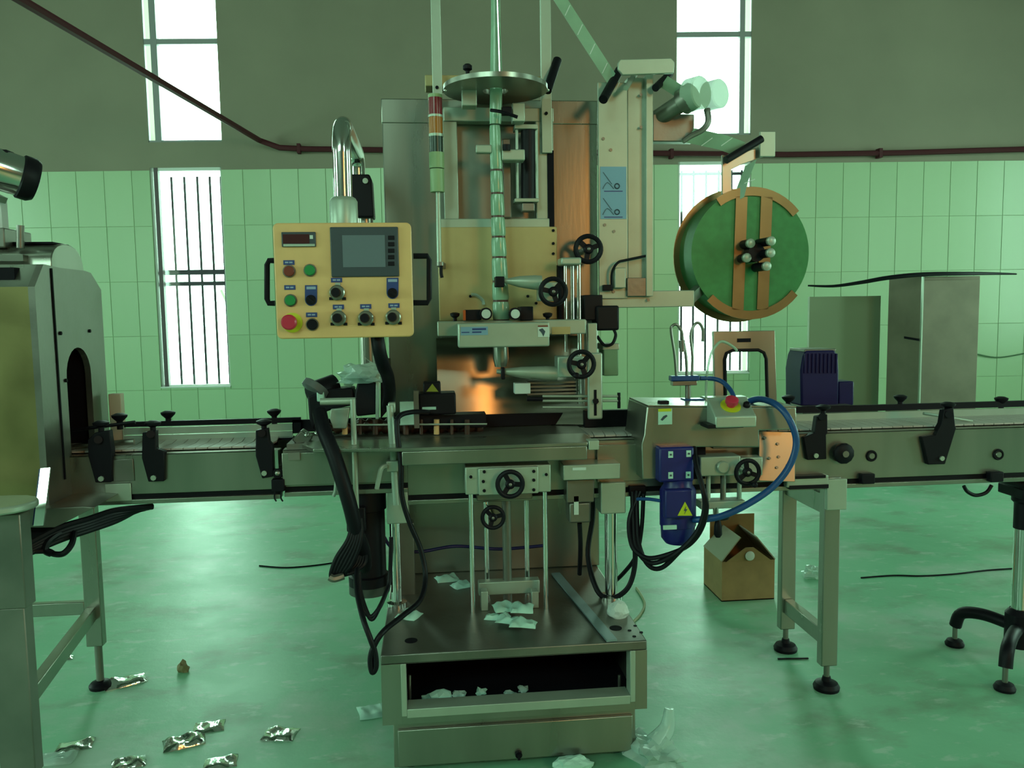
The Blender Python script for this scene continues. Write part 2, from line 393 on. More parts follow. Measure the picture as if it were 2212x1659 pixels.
def side_wall(name, axis, pos, a0, a1, holes, label, thick=0.25):
    m = holed_wall(a0, a1, 0, ZC, holes, 0, thick)
    if axis == 'x':   # wall plane x = pos, u = y
        s = 1 if pos > 0 else -1
        for v in m.bm.verts: u, t, z = v.co; v.co = (pos+s*t, u, z)
        for h in holes: portal('daylight_'+name, (pos+s*thick*.8, (h[0]+h[1])/2, (h[2]+h[3])/2), (-s, 0, 0), h[1]-h[0]-.02, h[3]-h[2]-.02)
    else:
        for v in m.bm.verts: u, t, z = v.co; v.co = (u, pos-t, z)
        for h in holes: portal('daylight_'+name, ((h[0]+h[1])/2, pos-thick*.8, (h[2]+h[3])/2), (0, 1, 0), h[1]-h[0]-.02, h[3]-h[2]-.02)
    return struct(m.done(name, SIDEW, origin=(0, 0, 0)), label)
side_wall('wall_left', 'x', RX0, RY0, 11, [(4.6, 6.2, 0.9, 3.8), (-0.8, 0.8, 0.9, 3.8)], 'side wall of the hall with tall window openings, out of view')
side_wall('wall_right', 'x', RX1, RY0, 11, [(4.6, 6.2, 0.9, 3.8), (-0.8, 0.8, 0.9, 3.8)], 'opposite side wall of the hall with tall window openings, out of view')
side_wall('wall_front', 'y', RY0, RX0, RX1, [(-6.4, -4.6, 4.1, 5.8), (-3.6, -1.8, 4.1, 5.8), (4.4, 6.2, 4.1, 5.8)], 'wall behind the photographer with unseen high openings added for front daylight')  # high openings added to light the faces turned to the camera

# pipe along the wall, coming down from the roof
pp = [at(-150, -112, 4.6), at(45, 0, 5.2), wpt(*atw(560, 303, 0.12), 0.12), wpt(*atw(604, 319, 0.06), 0.06), wpt(*atw(660, 322, 0.06), 0.06), wpt(*atw(1000, 326, 0.06), 0.06),
      wpt(*atw(1400, 331, 0.06), 0.06), wpt(*atw(1700, 334, 0.06), 0.06), wpt(*atw(1950, 330, 0.06), 0.06), wpt(*atw(2260, 321, 0.06), 0.06), wpt(7.5, atw(2260, 321, 0.06)[1]+.01, 0.06)]
pr = thing('wall_pipe', 'dark red pipe sloping down past the upper window then running along the wall', 'pipe', wpt(*atw(660, 322, 0.06), 0.06))
MB().tube(pp, 0.030, 8, 1).done('pipe', PIPE, pr)
for x, y in ((645, 321), (1450, 332), (1900, 331)):
    u, z = atw(x, y, 0.06)
    p = wpt(u, z, 0.03); MB().box(p.x-.018, p.x+.018, p.y-.06, p.y+.025, p.z-.05, p.z+.05).done('pipe_clip', PIPE, pr)
# ================================================================== LABELLING MACHINE
ND = Vector((0, -1, 0))
MZ = 0.395            # top of the machine base
mach = thing('labelling_machine', 'tall steel sleeve labelling machine on a box base in the middle of the hall', 'machine', (0.24, 2.9, 0))
# ---- base
BX0, BX1, BY0, BY1 = -0.172, 0.647, 2.38, 3.62
zl = at(1100, 1550, BY0).z
base = MB()
ox0, ox1 = at(866, 1470, BY0).x, at(1372, 1470, BY0).x; oz1, oz0 = at(1110, 1420, BY0).z, at(1110, 1532, BY0).z
base.box(BX0, ox0, BY0, BY0+.03, zl, MZ-.03).box(ox1, BX1, BY0, BY0+.03, zl, MZ-.03).box(ox0, ox1, BY0, BY0+.03, oz1, MZ-.03).box(ox0, ox1, BY0, BY0+.03, zl, oz0)
base.box(BX0, BX0+.02, BY0+.03, BY1, zl, MZ-.03).box(BX1-.02, BX1, BY0+.03, BY1, zl, MZ-.03).box(BX0, BX1, BY1-.02, BY1, zl, MZ-.03)
base.done('base_frame', STEEL, mach, 0.003)
top = MB().box(BX0, BX1, BY0, BY1, MZ-.03, MZ).done('base_top', STEEL_D, mach, 0.004)
for x, y in ((888, 1384), (1330, 1357)):
    p = atz(x, y, MZ); MB().cyl((p.x, p.y, MZ-.002), (p.x, p.y, MZ+.0015), 0.020, n=18).done('plug_hole', LID, top)
for x, y in ((1372, 1352), (1385, 1366), (1370, 1375), (1360, 1362)):
    p = atz(x, y, MZ); MB().cyl((p.x, p.y, MZ-.002), (p.x, p.y, MZ+.0015), 0.006, n=10).done('bolt_hole', LID, top)
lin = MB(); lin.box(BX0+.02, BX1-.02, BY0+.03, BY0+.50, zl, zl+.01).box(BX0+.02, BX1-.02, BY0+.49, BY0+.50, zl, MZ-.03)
lin.done('cavity_shade_lining', LID, mach)  # near-black sheets stand in for the shade inside the base
trim = MB(); t0 = 0.012
trim.box(ox0, ox0+.016, BY0-.004, BY0+.05, oz0, oz1).box(ox1-.016, ox1, BY0-.004, BY0+.05, oz0, oz1).box(ox0+.016, ox1-.016, BY0-.004, BY0+.06, oz0-.006, oz0+.022)
trim.done('opening_trim', STEEL_L, mach, 0.002)
for x in (885, 1338):
    p = at(x, 1520, BY0+.10); q = at(x, 1458, BY0+.10); MB().cyl((p.x, p.y, zl+.01), q, 0.005, n=8).done('hinge_rod', STEEL, mach)
lx0, lx1 = BX0+.03, BX1-.03
MB().box(lx0, lx1, BY0+.028, BY1-.03, 0.022, zl).done('lower_chest', STEEL, mach, 0.003)
door = MB().box(lx0+.014, lx1-.012, BY0+.016, BY0+.028, 0.030, zl-.028).done('chest_door', STEEL, mach, 0.003)
p = at(1120, 1628, BY0+.015); MB().cyl(p, p+ND*.010, 0.011).box(p.x-.004, p.x+.004, p.y-.018, p.y-.010, p.z-.012, p.z+.006).done('lock', BLACK, door)
for x in (lx0+.05, lx1-.05):
    for y in (BY0+.10, BY1-.1): MB().lathe([(.035, 0), (.035, .012), (.012, .018), (.012, .03)], (x, y, 0), (0,0,1), 14).done('levelling_foot', BLACK, mach)

# ---- columns carrying the conveyor
for xa, xb, yb_, blk, Y in ((843, 866, 1300, (835, 1062, 882, 1132), 2.80), (1306, 1334, 1303, (1298, 1042, 1352, 1110), 2.76)):
    c = at((xa+xb)/2, 1200, Y); r = (xb-xa)/2*mpp(Y)
    co = MB().lathe([(r*1.9, 0), (r*1.9, .012), (r, .016), (r, at(xa, blk[3], Y).z-MZ+.01)], (c.x, Y, MZ), (0,0,1), 24).done('column', CHROME, mach)
    MB().pbox(*blk, Y-.045, .10).done('column_clamp', STEEL_L, mach, 0.004)
MB().pbox(864, 1130, 895, 1300, 2.90, .05).done('cable_duct', STEEL_D, mach, .002)

# ---- table plate in front of the conveyor
ZT = 0.986
tx0, tx1 = at(640, 965, 2.62).x, at(1288, 952, 2.60).x
MB().prism([(tx0, 2.74, ZT), (tx0+.05, 2.64, ZT), (at(870, 965, 2.60).x, 2.60, ZT), (tx1-.03, 2.60, ZT), (tx1, 2.63, ZT), (tx1, 2.80, ZT), (tx0, 2.80, ZT)], (0, 0, -.012)).done('table_plate', STEEL, mach, .002)
MB().box(at(868, 985, 2.60).x, tx1-.03, 2.602, 2.63, ZT-.058, ZT-.012).done('table_apron', STEEL, mach, .003)
MB().pbox(1272, 952, 1294, 972, 2.60, .05).done('apron_end', STEEL_L, mach, .002)

# ---- hand wheels
def hand_wheel(par, x, y, Y, rpx, axis=(0,-1,0), name='hand_wheel', handle=True, hub_mat=STEEL_D, ang0=0.5):
    c = at(x, y, Y); R = rpx*mpp(Y); ax = Vector(axis).normalized(); a = ax.orthogonal().normalized(); b = ax.cross(a)
    m = MB().torus(c, ax, R*.84, R*.16, 28, 8)
    for k in range(3):
        t = ang0 + k*2*math.pi/3; e = a*math.cos(t)+b*math.sin(t)
        m.bar(c+e*R*.2-ax*R*.06, c+e*R*.78, R*.32, R*.14, ax)
    m.lathe([(R*.30, -R*.25), (R*.34, R*.05), (R*.22, R*.16)], c, ax, 16)
    w = m.done(name, BLACK, par)
    MB().lathe([(R*.11, R*.1), (R*.11, R*.2), (R*.06, R*.23)], c, ax, 10).done('hub_bolt', hub_mat, w)
    if handle:
        t = ang0 - .9; h = c + (a*math.cos(t)+b*math.sin(t))*R*.82
        MB().lathe([(R*.10, R*.1), (R*.18, R*.3), (R*.20, R*.75), (R*.1, R*.85)], h, ax, 10).done('crank_handle', BLACK, w)
    return w

# ---- lift under the table
lb = MB().pbox(1005, 1006, 1190, 1066, 2.645, .09).done('lift_block', STEEL_L, mach, .004)
MB().pbox(1034, 1010, 1163, 1068, 2.632, .014).done('lift_face_plate', STEEL_L, mach, .003)
for x, y in ((1046, 1019), (1044, 1040), (1046, 1060), (1153, 1018), (1153, 1037), (1153, 1058), (1017, 1030), (1180, 1025)):
    p = at(x, y, 2.631); MB().cyl(p, p+ND*.003, 0.0055, n=8).done('screw', LID, lb)
hand_wheel(mach, 1102, 1046, 2.60, 33, handle=False, ang0=.2)
p = at(1102, 1046, 2.60); MB().cyl(p, p-ND*.05, .012).done('wheel_shaft', CHROME, mach)
hand_wheel(mach, 1065, 1118, 2.70, 28, handle=False)
p = at(1065, 1118, 2.70); MB().cyl(p, p-ND*.14, .010).done('wheel_shaft', CHROME, mach)
for x, yt, Y in ((1019, 1064, 2.69), (1178, 1062, 2.69), (1051, 1075, 2.84), (1138, 1075, 2.84)):
    c = at(x, 1180, Y); MB().cyl((c.x, Y, MZ), (c.x, Y, at(x, yt, Y).z), 0.0085, n=12).done('guide_rod', CHROME, mach)
c = at(1095, 1180, 2.78); MB().cyl((c.x, 2.78, MZ), (c.x, 2.78, .84), .016, n=12).done('lead_screw', STEEL_D, mach)
MB().pbox(1030, 1066, 1150, 1080, 2.70, .16).done('lift_bridge', STEEL_D, mach, .003)
MB().pbox(1034, 1256, 1166, 1284, 2.76, .04).done('lift_foot_bar', STEEL_L, mach, .003)
for x in (1046, 1155):
    c = at(x, 1300, 2.72); MB().box(c.x-.012, c.x+.012, 2.70, 2.74, MZ, at(x, 1274, 2.72).z).done('foot_block', STEEL_L, mach, .002)
# right hand side support box and motor
MB().pbox(1217, 1003, 1340, 1036, 2.66, .10).done('support_bracket', STEEL_L, mach, .003)
p = MB().pbox(1237, 1010, 1266, 1016, 2.657, .003).done('bracket_sticker', PAPERW, mach)
MB().pbox(1224, 1036, 1284, 1086, 2.70, .09).done('solenoid_body', STEEL_D, mach, .004)
MB().pbox(1230, 1086, 1276, 1130, 2.705, .08).done('solenoid_cap', STEEL_D, mach, .006)
MB().pbox(1240, 1072, 1250, 1112, 2.70, .003).done('solenoid_sticker', PAPERW, mach)

# ---- cabinet behind the conveyor
CY0 = 3.13
cx0, cx1 = at(832, 500, CY0).x, 0.655
zc1 = at(1060, 217, CY0).z
cab = MB().box(cx0, cx1, CY0, 3.60, MZ, zc1).done('cabinet', STEEL, mach, .004)
MB().box(cx0-.002, cx1+.002, CY0-.003, 3.60, at(1060, 268, CY0).z, zc1+.003).done('cabinet_top_cover', STEEL, mach, .004)
MB().box(cx0+.20, cx1-.005, CY0-.004, CY0, at(1060, 900, CY0).z, at(1060, 700, CY0).z).done('cabinet_lower_panel', STEEL, mach, .002)
# curved guard sheet beneath the cutter, bulging towards the viewer
gs = MB(); gx0, gx1 = at(945, 850, 3.1).x, at(1255, 850, 3.1).x; N = 18; pr1 = []; pr2 = []
for i in range(N+1):
    t = i/N; x = gx0+(gx1-gx0)*t; y = 3.055 + .052*math.sin(math.pi*t); pr1.append((x, y))
za, zb = at(1100, 918, 3.06).z, at(1100, 728, 3.06).z
lo = gs.verts([(x, y-.045, za) for x, y in pr1]); hi = gs.verts([(x, y+.01, zb) for x, y in pr1]); lo2 = gs.verts([(x, y-.041, za) for x, y in pr1]); hi2 = gs.verts([(x, y+.014, zb) for x, y in pr1])
for i in range(N):
    gs.face([lo[i], lo[i+1], hi[i+1], hi[i]]); gs.face([lo2[i+1], lo2[i], hi2[i], hi2[i+1]]); gs.face([hi[i], hi[i+1], hi2[i+1], hi2[i]]); gs.face([lo[i+1], lo[i], lo2[i], lo2[i+1]])
gs.done('curved_guard', GUARD, mach, ang=60)

# ---- head frame on the cabinet front
HY = 3.06
hf = MB(); hf.pbox(958, 262, 989, 474, HY, .06).pbox(1158, 262, 1196, 490, HY, .06).pbox(958, 232, 1196, 262, HY, .06)
hf.done('head_frame', STEEL_L, mach, .003)
MB().pbox(945, 472, 1187, 492, HY-.01, .08).done('head_sill', STEEL_L, mach, .003)
bp = MB().pbox(947, 490, 1204, 692, HY-.015, .085).done('cutter_back_plate', CREAM, mach, .004)
MB().pbox(1183, 325, 1197, 490, HY-.004, .004).done('cable_slot', LID, mach)
for x, y in ((1195, 498), (1195, 526), (1195, 548), (1016, 640), (1140, 640), (1158, 655)):
    p = at(x, y, HY-.016); MB().cyl(p, p+ND*.004, .0055, n=8).done('screw', LID, bp)
m = MB().tube([at(1018, 636, HY-.03), at(1030, 638, HY-.03), at(1042, 648, HY-.03), at(1045, 658, HY-.03)], .006, 8).done('clamp_lever', STEEL_L, mach)
# actuator in the frame opening
ay = 3.0
MB().pbox(1112, 268, 1162, 278, ay, .07).done('actuator_end_plate', STEEL_L, mach, .002); MB().pbox(1112, 428, 1164, 436, ay, .07).done('actuator_end_plate', STEEL_L, mach, .002)
MB().cyl(at(1141, 430, ay+.035), at(1141, 276, ay+.035), .028, n=18).done('actuator_body', MOTORBLACK, mach)
for x in (1117, 1159):
    c = at(x, 350, ay+.02); MB().cyl((c.x, c.y, at(x, 432, ay).z), (c.x, c.y, at(x, 272, ay).z), .006, n=8).done('actuator_rod', STEEL_L, mach)
MB().pbox(1128, 438, 1155, 456, ay+.01, .05).done('actuator_foot', STEEL_D, mach, .003)
MB().pbox(1087, 300, 1104, 470, 3.03, .03).done('mandrel_support_bar', STEEL_D, mach, .003)
g = MB().pbox(1028, 312, 1062, 330, 2.925, .03).pbox(1084, 322, 1134, 346, 2.925, .06).done('mandrel_guide_clamp', STEEL_L, mach, .004)
p = at(1094, 320, 2.92); MB().cyl(p+Vector((0,0,-.008)), p+Vector((0,0,.012)), .014).done('guide_knob', BLACK, mach)
# disc on top, seen from below
dc = at(1070, 197, 2.94); R = 110*mpp(2.94)
MB().lathe([(.045, 0), (R, 0), (R, .016), (.045, .016), (.045, 0)], dc, (0,0,1), 48, cap=False).done('film_guide_disc', STEEL, mach)
MB().pbox(918, 163, 1192, 187, 3.12, .10).done('head_top_plate', CREAM, mach, .004)
MB().pbox(998, 186, 1030, 228, 2.93, .06).done('disc_bracket', STEEL_L, mach, .003)
MB().pbox(1107, 222, 1134, 262, 2.95, .05).done('disc_bracket', STEEL_L, mach, .003)
MB().pbox(1085, 230, 1106, 245, 2.93, .04).done('sensor_block', BLACK, mach, .003)
p = at(1010, 150, 2.98); MB().lathe([(.007, -.03), (.008, -.006), (.017, 0), (.017, .012), (.010, .018)], p, (0,0,1), 14).done('clamp_knob', BLACK, mach)
MB().tube([at(1060, 238, 2.9), at(1085, 242, 2.88), at(1118, 253, 2.88)], .006, 8).done('sensor_arm', BLACK, mach)
# upright posts carrying the film rollers above
for xa, xb, yb in ((934, 954, 205), (1169, 1191, 330)):
    a = at((xa+xb)/2, 150, 3.04); w = (xb-xa)*mpp(3.04)
    MB().box(a.x-w/2, a.x+w/2, 3.04, 3.058, at(xa, yb, 3.04).z, 3.05).done('film_post', STEEL_L, mach, .002)
    p = at((xa+xb)/2, 189 if xa < 1000 else 245, 3.038); MB().cyl(p, p+ND*.004, .006, n=10).done('post_bolt', LID, mach)
xl = at(944, 150, 3.04).x; xr = at(1180, 150, 3.04).x
MB().cyl((xl, 3.03, 3.0), (xr, 3.03, 3.0), .022, n=16).done('upper_film_roller', RUBBER, mach)
MB().bar((xl-.03, 3.05, 3.05), (xr+.03, 3.05, 3.05), .03, .02).done('post_crossbar', STEEL_L, mach)
MB().cyl(at(1182, 196, 2.98), at(1204, 130, 3.06), .0165, n=14).done('guide_roller', RUBBER, mach)
MB().ball(at(1183, 194, 2.975), .008).ball(at(962, 195, 2.90), .006).done('roller_end', CHROME, mach)

# ---- cutter head
KY = 2.90
MB().pbox(945, 692, 1266, 724, KY, .10).done('cutter_beam', STEEL_L, mach, .004)
MB().pbox(1192, 706, 1232, 722, KY-.002, .02).done('beam_insert', CREAM, mach)
cv = MB().pbox(990, 697, 1187, 750, KY-.10, .10).done('cutter_cover', STEEL_L, mach, .005)
st = MB().pbox(995, 706, 1054, 724, KY-.1015, .002).done('maker_sticker', PAPERB, cv)
MB().pbox(1020, 709, 1050, 713, KY-.1025, .001).pbox(1020, 716, 1040, 719, KY-.1025, .001).pbox(997, 717, 1014, 719, KY-.1025, .001).done('sticker_print', NAMEB, st)
ws = MB().pbox(1162, 704, 1187, 728, KY-.1015, .002).done('warning_sticker', PAPERW, cv)
MB().pbox(1162, 703, 1184, 706, KY-.1025, .001).done('sticker_band', DKRED, ws)
MB().pprism([(1164, 712), (1172, 709), (1178, 716), (1174, 727), (1170, 719)], KY-.1025, .001).done('sticker_pictogram', INK, ws)
for x in (1050, 1113):
    p = at(x, 678, KY-.05); MB().lathe([(.022, 0), (.022, .03)], p, (0, 1, 0), 18).done('feed_roller', BLACK, mach)
    MB().lathe([(.016, -.006), (.016, .0)], p, (0, 1, 0), 18).done('roller_face', PAPERW, mach)
MB().pbox(1004, 669, 1040, 692, KY-.02, .10).done('feed_motor', MOTORBLACK, mach, .003)
MB().pbox(1001, 670, 1006, 692, KY-.022, .05).done('indicator_strip', mat('orange_plastic', (.7, .12, .02), .4), mach)
MB().pbox(1124, 662, 1152, 692, KY-.02, .10).done('feed_motor', MOTORBLACK, mach, .003)
for x in (983, 1183):
    p = at(x, 694, KY+.02); MB().lathe([(.007, 0), (.007, .012), (.016, .018), (.018, .028), (.008, .032)], p, (0,0,1), 12).done('star_knob', BLACK, mach)
# adjusting arms with hand wheels
for (tx, ty, wx, wy, bxx, byy, bw, bh) in ((1095, 607, 1195, 630, 1165, 610, 1206, 650), (1085, 803, 1256, 787, 1205, 770, 1262, 815)):
    Y = KY-.09; a = at(tx, ty, Y+.06); b = at(tx+74 if ty < 700 else tx+118, ty+4, Y+.06)
    L = (b-a).length
    MB().lathe([(.008, -.02), (.009, 0), (.012, .012), (.020, L*.35), (.026, L*.8), (.026, L)], a, b-a, 20).done('adjusting_arm', STEEL_L, mach)
    MB().pbox(bxx, byy, bw, bh, Y+.03, .08).done('arm_housing', STEEL_L, mach, .004)
    hand_wheel(mach, wx, wy, Y-.04, 33, ang0=1.1, handle=ty > 700)
    p = at(wx, wy, Y-.04); MB().cyl(p, p-ND*.09, .012).done('wheel_shaft', CHROME, mach)
MB().pbox(1070, 597, 1090, 620, KY-.06, .05).done('sensor_head', BLACK, mach, .003)
MB().pbox(1083, 794, 1091, 820, KY-.06, .03).done('sensor_head', BLACK, mach, .003)
hand_wheel(mach, 1271, 538, 3.02, 33, ang0=.6, handle=False)
p = at(1271, 538, 3.02); MB().cyl(p, p-ND*.14, .013).done('wheel_shaft', CHROME, mach)
# posts on the right
MB().pbox(1212, 556, 1256, 572, 2.92, .09).done('post_cap', STEEL_L, mach, .006)
for x, w, yb, Y in ((1251, 9, 872, 2.95), (1222, 7, 760, 2.99), (1237, 9, 700, 3.0)):
    c = at(x, 700, Y); MB().cyl((c.x, Y, at(x, yb, Y).z), (c.x, Y, at(x, 570, Y).z), w/2*mpp(Y), n=12).done('slide_post', CHROME, mach)
MB().pbox(1206, 572, 1218, 690, 3.03, .03).done('slide_rail', MOTORBLACK, mach)
MB().pbox(1256, 692, 1268, 800, 2.97, .05).done('slide_bracket', STEEL, mach, .002)
MB().pbox(1270, 698, 1290, 765, 2.94, .02).done('slide_link', STEEL_L, mach, .003)
sb = MB().pbox(1270, 762, 1302, 906, 2.84, .016).done('slotted_bar', STEEL_L, mach, .006)
MB().pbox(1283, 842, 1289, 898, 2.839, .004).done('slot', LID, sb)
p = at(1286, 866, 2.84); MB().cyl(p, p+ND*.012, .011, n=6).done('clamp_screw', BLACK, sb)
for y, xa, xb in ((856, 1172, 1340), (866, 1172, 1340), (880, 1172, 1275)):
    MB().cyl(at(xa, y, 2.875), at(xb, y, 2.875), .0045, n=8).done('cross_rod', STEEL_L, mach)
MB().cyl(at(1337, 848, 2.875), at(1337, 882, 2.875), .006, n=8).done('rod_end', BLACK, mach)
MB().cyl(at(1138, 862, 2.872), at(1172, 862, 2.872), .008, n=8).done('rod_grip', BLACK, mach)
MB().pbox(1112, 828, 1146, 851, 2.90, .05).done('rating_plate_block', PAPERW, mach, .002)
for y in (824, 832, 840, 848):
    MB().pbox(1140, y, 1245, y+5, 2.93, .07).done('heat_fin', STEEL_D, mach, .001)
MB().pbox(1244, 818, 1264, 860, 2.95, .04).done('post_foot', STEEL_D, mach, .002)
MB().pbox(1262, 637, 1302, 692, 3.0, .09).done('stepper_gearbox', MOTORBLACK, mach, .004)
MB().pbox(1288, 660, 1338, 714, 2.985, .09).done('stepper_motor', MOTORBLACK, mach, .008)
MB().pbox(1304, 746, 1336, 812, 3.0, .09).done('terminal_box', mat('green_grey_box', (.20, .34, .20), .45), mach, .004)
MB().pbox(1302, 742, 1338, 756, 2.998, .1).done('terminal_box_lid', STEEL_L, mach, .003)
MB().tube([at(1290, 726, 2.99), at(1305, 745, 2.98), at(1322, 743, 2.98), at(1330, 725, 2.99), at(1326, 712, 3.0)], .006, 8).done('motor_cable', CABLE, mach)

# ---- film feed column to the right of the cabinet
FY = 3.06
MB().pbox(1293, 178, 1356, 645, FY, .012).done('film_side_plate', STEEL_L, mach, .002)
MB().pbox(1356, 168, 1396, 638, FY+.012, .05).done('film_column', STEEL_L, mach, .002)
MB().pbox(1396, 160, 1411, 640, FY-.02, .07).done('film_column_edge', STEEL_L, mach, .002)
MB().pbox(1300, 628, 1500, 664, FY+.01, .02).done('film_column_tab', STEEL_L, mach, .003)
for x, y in ((1303, 300), (1319, 324), (1306, 486), (1326, 500), (1384, 275), (1384, 205), (1325, 630), (1400, 648)):
    p = at(x, y, FY); MB().cyl(p, p+ND*.004, .006, n=8).done('screw', STEEL_D, mach)
MB().pbox(1355, 600, 1397, 640, FY-.015, .02).done('column_window_frame', STEEL_D, mach, .002)
ps = MB().pbox(1297, 360, 1353, 473, FY-.002, .002).done('threading_diagram', PAPERB, mach)
for cy_ in (402, 458):
    p = at(1333, cy_, FY-.003); MB().torus(p, ND, .009, .0022, 16, 4).done('diagram_roller', INK, ps)
    MB().tube([at(1303, cy_-30, FY-.003), at(1316, cy_-12, FY-.003), at(1322, cy_-4, FY-.003)], .0012, 4, 3).tube([at(1302, cy_+6, FY-.003), at(1312, cy_-8, FY-.003), at(1326, cy_+6, FY-.003)], .0012, 4, 3).done('diagram_line', INK, ps)
    MB().pbox(1305, cy_+10, 1345, cy_+12, FY-.003, .001).done('diagram_caption', NAMEB, ps)
MB().tube([at(1322, 628, 3.04), at(1322, 590, 3.03), at(1334, 568, 3.02), at(1352, 562, 3.03), at(1395, 553, 3.05)], .005, 8).done('sensor_cable', CABLE, mach)
MB().pbox(1304, 615, 1322, 628, 3.03, .03).done('cable_plug', BLACK, mach, .002)
MB().pbox(1328, 578, 1352, 622, FY-.03, .03).done('sensor_box', STEEL_L, mach, .003)
# top bracket with rollers
MB().pprism([(1340, 128), (1450, 125), (1458, 134), (1456, 158), (1345, 162), (1335, 150), (1335, 136)], 2.98, .014).done('roller_bracket', STEEL_L, mach, .003)
MB().cyl(at(1303, 215, 2.93), at(1338, 152, 3.10), .0165, n=14).done('film_roller', RUBBER, mach)
MB().cyl(at(1352, 190, 2.98), at(1372, 160, 3.12), .010, n=12).done('film_roller', STEEL_L, mach)
MB().cyl(at(1416, 190, 3.0), at(1447, 160, 3.12), .014, n=12).done('film_roller', MOTORBLACK, mach)
# film drive drums beside the upper window
ax = (at(1500, 212, 3.0)-at(1415, 268, 3.15))
MB().lathe([(.030, 0), (.034, .02), (.034, ax.length*.7), (.050, ax.length*.75), (.050, ax.length)], at(1412, 262, 3.15), ax, 20).done('drive_motor', STEEL, mach)
MB().lathe([(.056, -.03), (.060, -.025), (.060, .025), (.056, .03)], at(1502, 203, 3.0), (.55, -.83, 0), 24).done('drive_drum', ACRYL, mach)
MB().lathe([(.050, -.03), (.054, -.025), (.054, .025), (.050, .03)], at(1543, 205, 3.06), (.55, -.83, 0), 24).done('drive_drum', ACRYL, mach)
MB().tube([at(1527, 236, 3.03), at(1530, 262, 3.02), at(1518, 280, 3.02), at(1492, 294, 3.02), at(1475, 306, 3.02)], lambda t: .013-.004*t, 8).done('dancer_arm', STEEL_D, mach)
MB().pbox(1410, 246, 1500, 306, 3.10, .05).done('drive_mount', STEEL_D, mach, .004)
# reel arm
ra = MB(); ra.pprism([(1560, 334), (1576, 338), (1640, 318), (1674, 318), (1674, 330), (1600, 356), (1580, 366), (1580, 420), (1560, 420)], 3.16, .012)
ra.done('reel_arm', STEEL, mach, .002)
MB().pbox(1642, 284, 1675, 338, 3.13, .012).done('reel_arm_end', STEEL_L, mach, .002)
MB().cyl(at(1568, 346, 3.10), at(1645, 300, 3.13), .015, n=14).done('film_roller', MOTORBLACK, mach)
MB().bar(at(1488, 646, 3.09), at(1593, 553, 3.40), .03, .04).done('reel_spindle_arm', STEEL, mach)

# ================================================================== film reel
rc = at(1590, 553, 3.27); nrm = Vector((.06, -1, 0)).normalized()
reel = thing('film_reel', 'large reel of green label film with steel flange tinted by warm reflections hung on the machine arm', 'reel', rc)
RR = 148*mpp(3.22)
MB().lathe([(.04, 0), (RR, 0), (RR, .006), (.04, .006)], rc, nrm, 64).done('rear_flange', FLANGE, reel)
MB().lathe([(.04, .006), (RR*.91, .006), (RR*.91, .135), (.04, .135)], rc, nrm, 64).done('film_roll', FILMROLL, reel)
fc = rc + nrm*.137; ex = Vector((0,0,1)).cross(nrm).normalized()*-1; ez = Vector((0,0,1))
if ex.x < 0: ex = -ex
fr = MB()
rin, rout = RR*.83, RR*.955
def arc(a0, a1, n=14):
    o_ = [fc + ex*(rout*math.cos(math.radians(a0+(a1-a0)*i/n))) + ez*(rout*math.sin(math.radians(a0+(a1-a0)*i/n))) for i in range(n+1)]
    i_ = [fc + ex*(rin*math.cos(math.radians(a0+(a1-a0)*i/n))) + ez*(rin*math.sin(math.radians(a0+(a1-a0)*i/n))) for i in range(n+1)]
    for k in range(n): fr.prism([i_[k], o_[k], o_[k+1], i_[k+1]], nrm*.005)
arc(40, 125); fr.done('front_flange_segment', FLANGE, reel); fr = MB(); arc(225, 320); fr.done('front_flange_segment', FLANGE, reel)
for xo in (-.055, .050):
    MB().bar(fc+ex*xo-ez*rin*.98+nrm*.0025, fc+ex*(xo+.012)+ez*rin*.98+nrm*.0025, .048, .005, nrm).done('front_flange_spoke', FLANGE, reel)
hb = MB().lathe([(.035, 0), (.035, .05)], fc, nrm, 20).done('hub', MOTORBLACK, reel)
for dx, dz, L in ((-.035, .035, .06), (-.045, -.02, .05), (.03, .04, .10), (.028, -.005, .10), (.018, -.055, .09)):
    q = fc+ex*dx+ez*dz
    MB().lathe([(.017, .0), (.017, L)], q, nrm, 14).done('hub_pin', MOTORBLACK, reel)
    MB().lathe([(.018, L), (.018, L+.012), (.012, L+.016)], q, nrm, 14).done('pin_cap', STEEL_L, reel)
MB().bar(rc-nrm*.14, rc, .03, .03).done('spindle', STEEL, reel)

# ================================================================== label film and sleeve
def ribbon(pts, w, wdir, t=.0012):
    m = MB(); P = [Vector(p) for p in pts]; wd_ = Vector(wdir).normalized()*w/2; q = []
    for i in range(len(P)-1):
        d = (P[i+1]-P[i]).normalized(); nn = d.cross(wd_).normalized()*t
        m.hexa([P[i]-wd_, P[i]+wd_, P[i]+wd_+nn, P[i]-wd_+nn, P[i+1]-wd_, P[i+1]+wd_, P[i+1]+wd_+nn, P[i+1]-wd_+nn])
    return m
film = thing('label_film_web', 'thin pale label film running diagonally between the machine rollers', 'film', at(1320, 170, 3.03))
up_, dn_ = at(1150, -95, 3.04), at(1322, 172, 3.03)
wdv = (ray(1215, 18)-ray(1203, 40)); wdv = Vector((wdv.x, -.25, wdv.z))
ribbon([up_, dn_], .050, (wdv.x, 0, wdv.z)).done('film_strip', FILM, film)
for k in range(5):
    t = (1225-1150+27*k)/172.0; c = up_.lerp(dn_, t)+ND*.002; e = Vector((.45, 0, .9)).normalized()*.021
    MB().bar(c-e, c+e, .0035, .001, ND).done('seam_mark', PAPERW, film)
ribbon([at(1434, 176, 3.02), at(1480, 205, 3.02)], .05, (0.3, -.6, .5)).done('film_strip', FILM, film)
ribbon([at(1490, 292, 3.06), at(1562, 308, 3.10), at(1600, 322, 3.13)], .06, (.35, -.3, .6)).done('film_strip', FILM, film)
